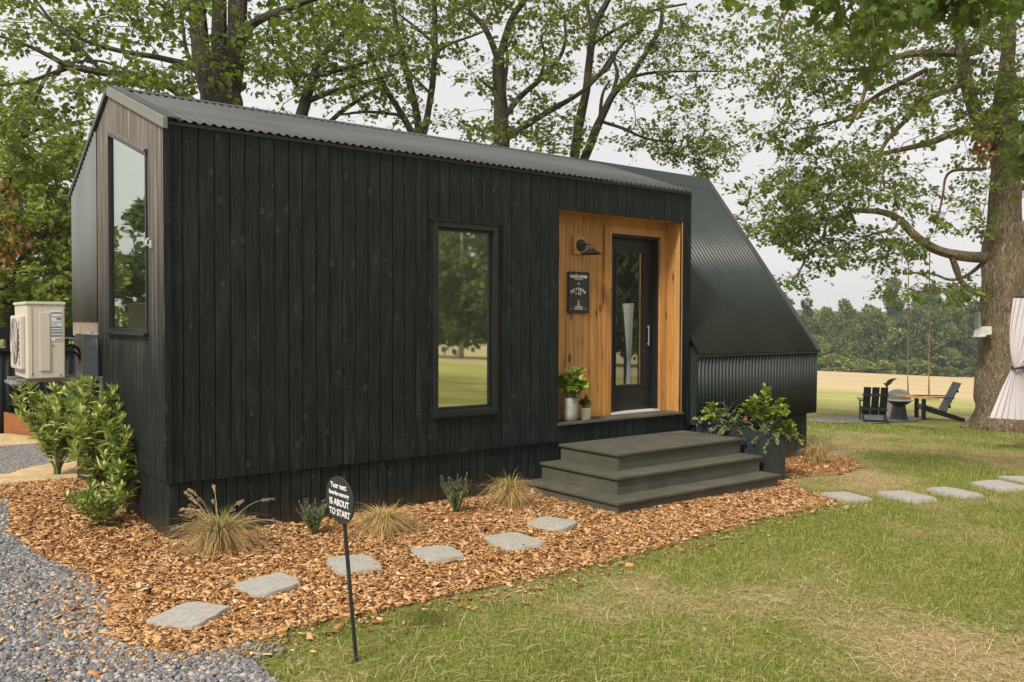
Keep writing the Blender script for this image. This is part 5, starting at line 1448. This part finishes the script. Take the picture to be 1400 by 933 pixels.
# near bough hanging into the top of the view
def near_bough():
    rr = random.Random(4)
    e = empty('oak_tree', G(1560, 760), 'dark overhanging oak boughs hanging into the top right of the view', 'tree')
    base = G(1640, 790); mb = MB()
    topp = base+Vector((0, 0, 6.5))
    mb.tube([base-Vector((0, 0, .2)), base+Vector((0, 0, 2)), base+Vector((-.05, .1, 4.5)), topp], [.34, .27, .24, .18], 14, True, .2); mb.build('trunk', M['bark_oak'], e, True)
    spots = []
    for (px, py, rx, ry, n, d0) in ((1120, -6, 90, 22, 16, 8.), (1250, 2, 90, 30, 30, 8.5), (1350, 12, 60, 34, 22, 8.5), (1400, 190, 22, 66, 12, 9.5), (1395, 245, 20, 28, 5, 9.5), (1030, -12, 50, 18, 6, 8.5), (1160, 30, 60, 20, 9, 9.), (1200, 75, 30, 40, 5, 9.)):
        for _ in range(n):
            a = rr.uniform(0, 2*PI); r_ = math.sqrt(rr.random()); spots.append(W(px+rx*r_*math.cos(a), py+ry*r_*math.sin(a), d0+rr.gauss(0, .5)))
    br = MB(); hubs = [W(1000, -90, 8.8), W(1150, -70, 8.4), W(1300, -60, 8.4), W(1420, -30, 8.6), W(1450, 150, 9.)]
    prev = topp
    for h in (hubs[3], hubs[2], hubs[1], hubs[0]): 
        br.tube([prev, prev.lerp(h, .5)+Vector((0, 0, .12)), h], [.07 if prev is topp else .04, .045, .03], 7); prev = h
    br.tube([hubs[3], hubs[4]], [.04, .025], 6)
    P = []; D = []; S = []
    for s in spots:
        h = min(hubs, key=lambda q: (q-s).length); m = h.lerp(s, .55)+Vector((rr.gauss(0, .08), rr.gauss(0, .08), .08))
        br.tube([h, h.lerp(m, .5), m, s], [.012, .009, .006, .003], 4, False)
        for _ in range(rr.randint(12, 20)):
            t = rr.random()**.7; p = m.lerp(s, t)+Vector((rr.gauss(0, .09), rr.gauss(0, .09), rr.gauss(0, .07)))
            P.append(tuple(p)); D.append((rr.gauss(0, .7), rr.gauss(0, .7), rr.gauss(-.7, .4))); S.append(rr.uniform(.08, .15))
    br.build('branches', M['bark_oak'], e, True)
    obj('crown', leafmesh('crown', P, D, S, M['oak_near'], OAKLEAF, width=1.25), e)
near_bough()

# ------------------------------------------------ distant wood: trees of six kinds, copied along the far edge of the field
def far_tree(kind, seed, h, w, m, trunk_pale=False, conifer=False):
    rr = np.random.default_rng(seed); n = 2600
    lobes = []
    rl = random.Random(seed)
    for i in range(16):
        z = rl.uniform(.16, .86); rad_ = (math.sin(PI*min(1, (z*.9+.08)))**.7 if not conifer else (1-z)*1.05)*rl.uniform(.25, .75)
        a = rl.uniform(0, 2*PI); lobes.append((rad_*w*math.cos(a), rad_*w*math.sin(a), z*h, w*rl.uniform(.28, .5)*(1 if not conifer else .7)))
    lobes.append((0, 0, h*.9, w*.3)); lobes.append((0, 0, h*.5, w*.6)); lobes.append((0, 0, h*.22, w*.5))
    P = []; D = []
    for _ in range(n):
        l = lobes[rr.integers(len(lobes))]; v = rr.normal(size=3); v /= np.linalg.norm(v); r_ = rr.uniform(.55, 1.02)
        p = (l[0]+v[0]*l[3]*r_, l[1]+v[1]*l[3]*r_, max(.2, l[2]+v[2]*l[3]*r_*.85)); P.append(p); D.append(v*.7+rr.normal(0, .6, 3))
    P = np.array(P); D = np.array(D)
    me = scatter('crown', LEAF[0], LEAF[1], frames(D, rr.normal(size=(n, 3))), np.stack([rr.uniform(.35, .65, n)]*3, 1), P, m, jitter=.1)
    tb = MB(); tb.tube([(0, 0, -.6), (.05, 0, h*.3), (0, .1, h*.6), (.1, 0, h*.95)], [w*.07, w*.05, w*.035, w*.01], 7)
    for k in range(5): 
        a = rl.uniform(0, 2*PI); z = h*rl.uniform(.3, .7); tb.tube([(0, 0, z), (w*.5*math.cos(a), w*.5*math.sin(a), z+h*.15)], [w*.025, w*.01], 5)
    return me, tb.mesh('trunk', M['bark_pale'] if trunk_pale else M['bark_maple'], True)
protos = [far_tree('a', 31, 11.5, 3.6, M['far0']), far_tree('b', 32, 12.5, 3.2, M['far0'], True), far_tree('c', 33, 10, 3.4, M['far1']), far_tree('d', 34, 12, 2.8, M['far2'], False, True), far_tree('e', 35, 9, 3.3, M['far1'], True), far_tree('f', 36, 10.5, 3.8, M['far2'])]
bush_p = [far_tree('g', 41, 3.2, 2.2, M['far1']), far_tree('h', 42, 2.6, 2.4, M['far0'])]
def put(pr, x, y, s, sz, name, label, cat, group, parts=True):
    e = bpy.data.objects.new(name, None); COL.objects.link(e)
    e.location = (x, y, hgt(min(x, 160), y)); e.rotation_euler = (0, 0, random.uniform(0, 6.28)); e.scale = (s, s, sz)
    tag(e, label, cat, group)
    for me, nm in ((pr[0], 'crown'), (pr[1], 'trunk')):
        o = bpy.data.objects.new(nm, me); COL.objects.link(o); o.parent = e
    return e
FL = 'tree in the distant wood at the far edge of the hay field'
FG = 'trees of the distant wood across the field'
def far_xy(px, d):
    l = (px-700)/F*d; return (CX+d*math.sin(YAW)+l*math.cos(YAW), CY+d*math.cos(YAW)-l*math.sin(YAW))
base_d = depth(G(1300, 515.5))
for row, (dd, n_, sc0) in enumerate(((4, 30, .88), (11, 28, 1.08), (20, 26, 1.22))):
    for i in range(n_):
        px = 1010 + (i+random.uniform(-.3, .3))*(560/n_)
        x, y = far_xy(px, base_d+dd+random.uniform(-2, 2)); s = sc0*random.uniform(.82, 1.18)
        if 1180 < px < 1290: s *= 1.1
        if px < 1150: s *= .86
        k = random.choices(range(6), (3, 3, 2, 3, 1.6, 3))[0]
        put(protos[k], x, y, s, s*random.uniform(.9, 1.15), 'distant_tree', FL, 'tree', FG)
for i in range(26):
    px = 1020+i*19+random.uniform(-8, 8); x, y = far_xy(px, base_d+random.uniform(-1, 2)); s = random.uniform(.45, 1.)
    put(bush_p[i % 2], x, y, s*1.3, s*.9, 'distant_bush', 'bush at the foot of the distant wood beyond the hay field', 'bush', 'bushes along the foot of the distant wood')
# the wood goes on round the clearing, behind the camera: it is what the windows mirror
for i in range(56):
    a = R(-115 + i*2.4); rr_ = (84, 96)[i % 2]+random.uniform(-4, 4)
    x = 2+rr_*math.cos(a); y = -6+rr_*math.sin(a)
    s = random.uniform(.9, 1.25)
    if a < R(12): put(protos[random.choice((0, 1, 2, 5))], x, y, s*1.5, s*1.5, 'distant_tree', 'tree of the wood mirrored in the front window glass', 'tree', 'trees mirrored in the window glass')
for i in range(4):
    x = -4-i*5-random.uniform(0, 1); y = 46+((i*5) % 4)*3.5
    put(protos[(i*2) % 3], x, y, .95, .8, 'roadside_tree', 'tree mirrored in the tall glass of the end wall', 'tree', 'trees mirrored in the end wall window')
# hill behind the wood
mb = MB(); V = []; nu, nv = 90, 14
for j in range(nv+1):
    for i in range(nu+1):
        px = 900 + 760*i/nu; d = 250+j*14
        x, y = far_xy(px, d); t = j/nv
        top = 15.5 - abs(px-1090)*.012 + 1.6*mnoise.noise(Vector((px*.012, 0, 0)))
        z = -9 + (top)*math.sin(t*PI*.62)/math.sin(PI*.5) + 1.3*mnoise.noise(Vector((x*.16, y*.16, 0))) + .8*mnoise.noise(Vector((x*.4, y*.4, 0)))
        V.append((x, y, z))
mb.add(V, [(j*(nu+1)+i, j*(nu+1)+i+1, (j+1)*(nu+1)+i+1, (j+1)*(nu+1)+i) for j in range(nv) for i in range(nu)])
tag(mb.build('hills', M['hill'], None, True), kind='structure')

# ================================================================ SWING, CHAIRS, FIRE PIT
sd = od-1.1
SW = empty('rope_swing', W(1256, 543, sd), 'orange wooden plank swing hanging on two ropes from the oak limb', 'swing')
a = W(1234, 541, sd); b = W(1279, 546, sd+.12); u = (b-a).normalized(); wv_ = Vector((-u.y, u.x, 0)).normalized()
mb = MB(); mb.prism([a-wv_*.12+Vector((0, 0, -.02)), b-wv_*.12+Vector((0, 0, -.02)), b+wv_*.12+Vector((0, 0, -.02)), a+wv_*.12+Vector((0, 0, -.02))], (0, 0, .045)); mb.build('seat', M['seatwood'], SW)
for t, jx, tx, ty in ((.17, 1241, 1242, 322), (.80, 1270, 1271, 343)):
    c = a.lerp(b, t); j = W(jx, 514, sd+.05); tp_ = W(tx, ty, od+.0)
    mb = MB()
    mb.tube([c-wv_*.11+u*-.06+Vector((0, 0, -.03)), j], .009, 6); mb.tube([c+wv_*.11+u*.06+Vector((0, 0, -.03)), j], .009, 6)
    mb.tube([j, j.lerp(tp_, .5)+Vector((.01, 0, 0)), tp_], .010, 6)
    mb.build('rope', M['rope'], SW)

def adirondack(loc, rz, label, first=None):
    e = bpy.data.objects.new('garden_chair', None); COL.objects.link(e); e.location = loc; e.rotation_euler = (0, 0, rz)
    tag(e, label, 'garden chair', 'black slatted garden chairs round the fire pit')
    if first:
        for ch in [o for o in bpy.data.objects if o.parent == first]:
            c = ch.copy(); COL.objects.link(c); c.parent = e
        return e
    m = M['adir']
    # front is -y in local space
    def rail(p, q, w, t, name):
        p = Vector(p); q = Vector(q); d = (q-p).normalized(); s = Vector((1, 0, 0)); n_ = d.cross(s)
        mb = MB(); mb.prism([p-s*w/2-n_*t/2, p+s*w/2-n_*t/2, p+s*w/2+n_*t/2, p-s*w/2+n_*t/2], q-p); return mb.build(name, m, e, local=True)
    for i, x in enumerate((-.20, 0, .20)): rail((x, .17, .20), (x, .52, .93), .175, .022, 'back_slat')
    mb = MB(); mb.box(-.31, .44, .70, .31, .465, .76, .003); mb.build('back_brace', m, e, local=True); mb = MB(); mb.box(-.30, .27, .32, .30, .295, .39, .003); mb.build('back_brace', m, e, local=True)
    mb = MB()
    for k in range(5):
        y = -.30+k*.105; z = .37-(y+.30)*.33; mb.box(-.27, y, z-.02, .27, y+.095, z, .003)
    mb.build('seat', m, e, local=True)
    for sx_ in (-.30, .30):
        rail((sx_, -.33, 0), (sx_, -.33, .56), .03, .10, 'front_leg')
        rail((sx_*.93, -.34, .31), (sx_*.93, .62, .02), .03, .11, 'rear_leg')
        mb = MB(); mb.box(sx_-.07, -.42, .56, sx_+.07, .36, .585, .004); mb.build('armrest', m, e, local=True)
    mb = MB(); mb.box(-.285, -.34, .27, .285, -.315, .37, .003); mb.build('front_rail', m, e, local=True); mb = MB(); mb.box(-.27, .48, .05, .27, .505, .10, .003); mb.build('rear_rail', m, e, local=True)
    return e
c1 = G(1194, 577); c2 = G(1277, 574)
dirv = Vector((c1.x-CX, c1.y-CY, 0)).normalized(); th1 = math.atan2(dirv.y, dirv.x)+PI/2+R(6)      # faces away from the camera
A1 = adirondack(c1, th1, 'black slatted garden chair seen from behind, left of the fire pit')
for o in [q for q in bpy.data.objects if q.parent == A1]: pass
adirondack(c2, th1+R(97), 'black garden chair turned sideways with a reclined back, behind the swing', A1)
A1.scale = (.87,)*3
# fire pit
fp = G(1229, 575); FP = empty('fire_pit', fp, 'black pedestal fire pit with a domed grey lid between the garden chairs', 'fire pit')
mb = MB(); mb.lathe([(.20, 0), (.21, .02), (.19, .1), (.15, .33), (.145, .36), (.16, .38)], 8, fp); mb.build('pedestal', M['adir'], FP)
mb = MB(); mb.lathe([(.12, .36), (.20, .40), (.285, .465), (.29, .48), (.20, .45)], 28, fp); mb.build('bowl', M['adir'], FP, True)
mb = MB(); mb.lathe([(.285, .475), (.305, .478), (.305, .505), (.285, .51)], 28, fp); mb.build('rim', M['pitbowl'], FP, True)
fl = fp+Vector((.12, .10, 0))
mb = MB(); mb.lathe([(.27, .51), (.275, .57), (.26, .63), (.22, .68), (.15, .725), (.05, .75), (.0, .752)], 28, (fp.x+.02, fp.y+.03, fp.z-.01)); mb.build('lid', M['steel'], FP, True)
wc = G(1219, 572)
PT = empty('gas_bottle', wc, 'cream white cylinder standing between the left chair and the fire pit', 'gas bottle')
mb = MB(); mb.lathe([(.13, 0), (.145, .02), (.15, .08), (.15, .42), (.12, .49), (.05, .51)], 24, wc); mb.build('body', M['whitepaint'], PT, True)
mb = MB(); mb.lathe([(.07, .5), (.075, .56), (.06, .56)], 16, wc); mb.build('collar', M['rusty'], PT, True)
og = G(1213, 571); OR = empty('garden_ornament', og, 'rusty iron bird ornament on a thin pole behind the left garden chair', 'ornament')
k_ = depth(og)/F
def op(px, py): return W(px, py, depth(og))
mb = MB(); mb.tube([og, op(1213, 545), op(1213, 526)], .018, 6); mb.build('pole', M['rusty'], OR, True)
mb = MB(); mb.tube([op(1208, 524), op(1212, 527), op(1216, 524), op(1221, 519), op(1226, 518)], [.01, .045, .04, .03, .008], 7); mb.tube([op(1212, 526), op(1214, 521), op(1218, 519), op(1222, 518)], [.03, .02, .015, .008], 6); mb.tube([op(1213, 536), op(1211, 543), op(1207, 546)], [.02, .05, .02], 6); mb.build('bird', M['rusty'], OR, True)

# bird feeder on the oak trunk
bf = W(1344, 453, od-.42)
BF = empty('bird_feeder', bf, 'small white wedge bird feeder fixed to the left side of the oak trunk', 'bird feeder')
rt_ = Vector((math.cos(YAW), -math.sin(YAW), 0)); fwv = Vector((math.sin(YAW), math.cos(YAW), 0))
def BP(a, b, c): return bf + rt_*a + fwv*b + Vector((0, 0, c))
mb = MB(); mb.prism([BP(-.12, -.10, -.11), BP(.13, -.10, -.06), BP(.13, -.10, .10), BP(-.08, -.10, .08)], fwv*.26); mb.build('box', M['birdwood'], BF)
mb = MB(); mb.prism([BP(-.15, -.12, -.125), BP(.0, -.12, -.11), BP(.0, -.12, -.09), BP(-.15, -.12, -.1)], fwv*.3); mb.build('perch', M['birdwood'], BF)
mb = MB(); mb.prism([BP(-.12, -.02, .085), BP(-.06, -.02, .085), BP(-.06, -.02, .40), BP(-.11, -.02, .38)], fwv*.16); mb.build('backboard', M['birdback'], BF)

# white tied curtain of the canopy at the right edge
cd = 14.2
CP = empty('garden_canopy', G(1470, 590), 'tied white curtain of a garden canopy in front of the oak trunk', 'canopy')
rp = W(1386, 408, cd); axr = Vector((math.cos(YAW-.25), -math.sin(YAW-.25), 0))
tc = W(1410, 408, cd)
zt_ = tc.z; zb2 = W(1390, 572, cd).z; zt = W(1390, 503, cd).z
pxm = cd/F
axr = Vector((math.cos(YAW), -math.sin(YAW), 0))
def curtain2():
    mb = MB(); nu, nv = 130, 90; V = []
    nz = Vector((-math.sin(YAW), -math.cos(YAW), 0))
    for j in range(nv+1):
        t = j/nv; z = zt_ + (zb2-zt_)*t
        py = 408+(572-408)*t
        if py < 503: k = (py-408)/95; lft = 1385 - 7*math.sin(k*PI*.75) + 7*k**3; rgt = 1440 - 44*k**2.2; 
        else: k = (py-503)/69; lft = 1385 - 29*k**.95; rgt = 1396 + 34*k**.95
        for i in range(nu+1):
            u_ = i/nu; px = lft + (rgt-lft)*u_; w = (rgt-lft)*pxm
            dz = .022*math.sin(u_*8*2*PI+.8*math.sin(t*5))+.012*math.sin(u_*17+t*6)
            base = W(px, 440, cd); q = Vector((base.x, base.y, z-(.05*(u_) if py > 503 else 0)*((py-503)/69))) + nz*dz
            V.append(q)
    mb.add(V, [(j*(nu+1)+i, j*(nu+1)+i+1, (j+1)*(nu+1)+i+1, (j+1)*(nu+1)+i) for j in range(nv) for i in range(nu)])
    return mb.build('curtain', M['cloth'], CP, True)
cu_ = curtain2()
mb = MB(); tq = W(1390.5, 503, cd); mb.tube([tq + axr*(.085*math.cos(a)) + Vector((0, 0, .01*math.sin(a*2))) + Vector((-math.sin(YAW), -math.cos(YAW), 0))*(.06*math.sin(a)) for a in [2*PI*i/20 for i in range(21)]], .02, 6, False)
mb.build('tieback', M['adir'], cu_)
def curtain3(cx, cy):
    mb = MB(); nu, nv = 100, 70; V = []; gz = hgt(cx, cy); a_ = Vector((.5, -.86, 0)); nz = Vector((-.86, -.5, 0))
    for j in range(nv+1):
        t = j/nv; z = zt_ + (gz+.12-zt_)*t
        k = 1-abs(t-.56)/.56 if t < .56 else 1-(t-.56)/.44
        wd = .75-.62*max(0, k)**.8
        for i in range(nu+1):
            u_ = i/nu-.5; dz = .03*math.sin(u_*7*2*PI+t*4)+.012*math.sin(u_*31+t*6)
            V.append(Vector((cx, cy, z)) + a_*(u_*wd) + nz*dz)
    mb.add(V, [(j*(nu+1)+i, j*(nu+1)+i+1, (j+1)*(nu+1)+i+1, (j+1)*(nu+1)+i) for j in range(nv) for i in range(nu)])
    return mb.build('curtain', M['cloth'], CP, True)
curtain3(11.9, -6.05)
mb = MB(); q_ = Vector((12.2, -6.4, hgt(12.2, -6.4))); mb.box(q_.x-.06, q_.y-.06, q_.z-.3, q_.x+.06, q_.y+.06, zt_+.12, .005); mb.build('post', M['adir'], CP)
post = G(1450, 583); mb = MB(); mb.box(post.x-.06, post.y-.06, post.z-.3, post.x+.06, post.y+.06, zt_+.12, .005); mb.build('post', M['adir'], CP)
r0 = W(1387, 406, cd); r1 = Vector((post.x, post.y, zt_)); mb = MB(); mb.tube([r0, r0.lerp(W(1470, 406, cd), 1)], .012, 8); mb.build('rod', M['adir'], CP)
mb = MB(); p3 = W(1470, 400, cd); mb.tube([p3, Vector((post.x, post.y, zt_+.05)), Vector((12.2, -6.4, zt_+.05))], .04, 6); mb.build('beam', M['adir'], CP)

n = N('air_haze'); hv = n.new('ShaderNodeVolumePrincipled'); hv.inputs['Color'].default_value = (.86, .90, .94, 1); hv.inputs['Density'].default_value = .0006; hv.inputs['Anisotropy'].default_value = .2
n.link(hv.outputs[0], n.out.inputs[1]); mb = MB(); mb.box(-340, -520, -34, 720, 620, 34)
tag(mb.build('haze', n.m), 'thin pale summer air softening the distant wood', 'haze', kind='stuff')
# utility wire
mb = MB(); p0 = W(-60, 27, 22); p1 = W(700, 30, 30); mb.tube([p0.lerp(p1, t)+Vector((0, 0, -.25*math.sin(PI*t))) for t in [i/16 for i in range(17)]], .012, 5)
tag(mb.build('utility_wire', M['black']), 'thin dark wire crossing the sky at upper left between the branches', 'wire')

# ================================================================ LIGHT, SKY
EL, AZ = R(48), R(200)         # sun elevation; direction the light comes from, as angle in the XY plane
sun = bpy.data.lights.new('sun', 'SUN'); sun.energy = 3.1; sun.angle = R(10); sun.color = (1, .93, .82)
so = bpy.data.objects.new('sun', sun); COL.objects.link(so)
sdv = Vector((math.cos(EL)*math.cos(AZ), math.cos(EL)*math.sin(AZ), math.sin(EL)))
so.rotation_euler = sdv.to_track_quat('Z', 'Y').to_euler()
w = bpy.data.worlds.new('World'); scene.world = w; w.use_nodes = True
nt = w.node_tree; nt.nodes.clear()
o = nt.nodes.new('ShaderNodeOutputWorld'); bg = nt.nodes.new('ShaderNodeBackground'); sky = nt.nodes.new('ShaderNodeTexSky')
sky.sky_type = 'NISHITA'; sky.sun_disc = False; sky.sun_elevation = EL; sky.sun_rotation = PI/2-AZ; sky.dust_density = 4
tc_ = nt.nodes.new('ShaderNodeTexCoord'); mp = nt.nodes.new('ShaderNodeMapping'); mp.inputs['Scale'].default_value = (1, 1, 2.6)
nt.links.new(tc_.outputs['Generated'], mp.inputs[0])
nz_ = nt.nodes.new('ShaderNodeTexNoise'); nz_.inputs['Scale'].default_value = 2.2; nz_.inputs['Detail'].default_value = 6; nt.links.new(mp.outputs[0], nz_.inputs['Vector'])
cr = nt.nodes.new('ShaderNodeValToRGB'); nt.links.new(nz_.outputs[0], cr.inputs[0])
cr.color_ramp.elements[0].position = .35; cr.color_ramp.elements[0].color = (6.4, 6.15, 6.1, 1)
cr.color_ramp.elements[1].position = .7; cr.color_ramp.elements[1].color = (7.3, 7.05, 6.95, 1)
mx = nt.nodes.new('ShaderNodeMix'); mx.data_type = 'RGBA'; mx.inputs[0].default_value = .93
nt.links.new(sky.outputs[0], mx.inputs[6]); nt.links.new(cr.outputs[0], mx.inputs[7])
nt.links.new(mx.outputs[2], bg.inputs[0]); bg.inputs[1].default_value = .1; nt.links.new(bg.outputs[0], o.inputs[0])

vs_ = scene.view_settings; vs_.view_transform = 'Standard'; vs_.look = 'None'; vs_.gamma = 1; vs_.exposure = .5; vs_.use_curve_mapping = False
scene.cycles.max_bounces = 8; scene.cycles.transparent_max_bounces = 8
scene.cycles.use_denoising = True
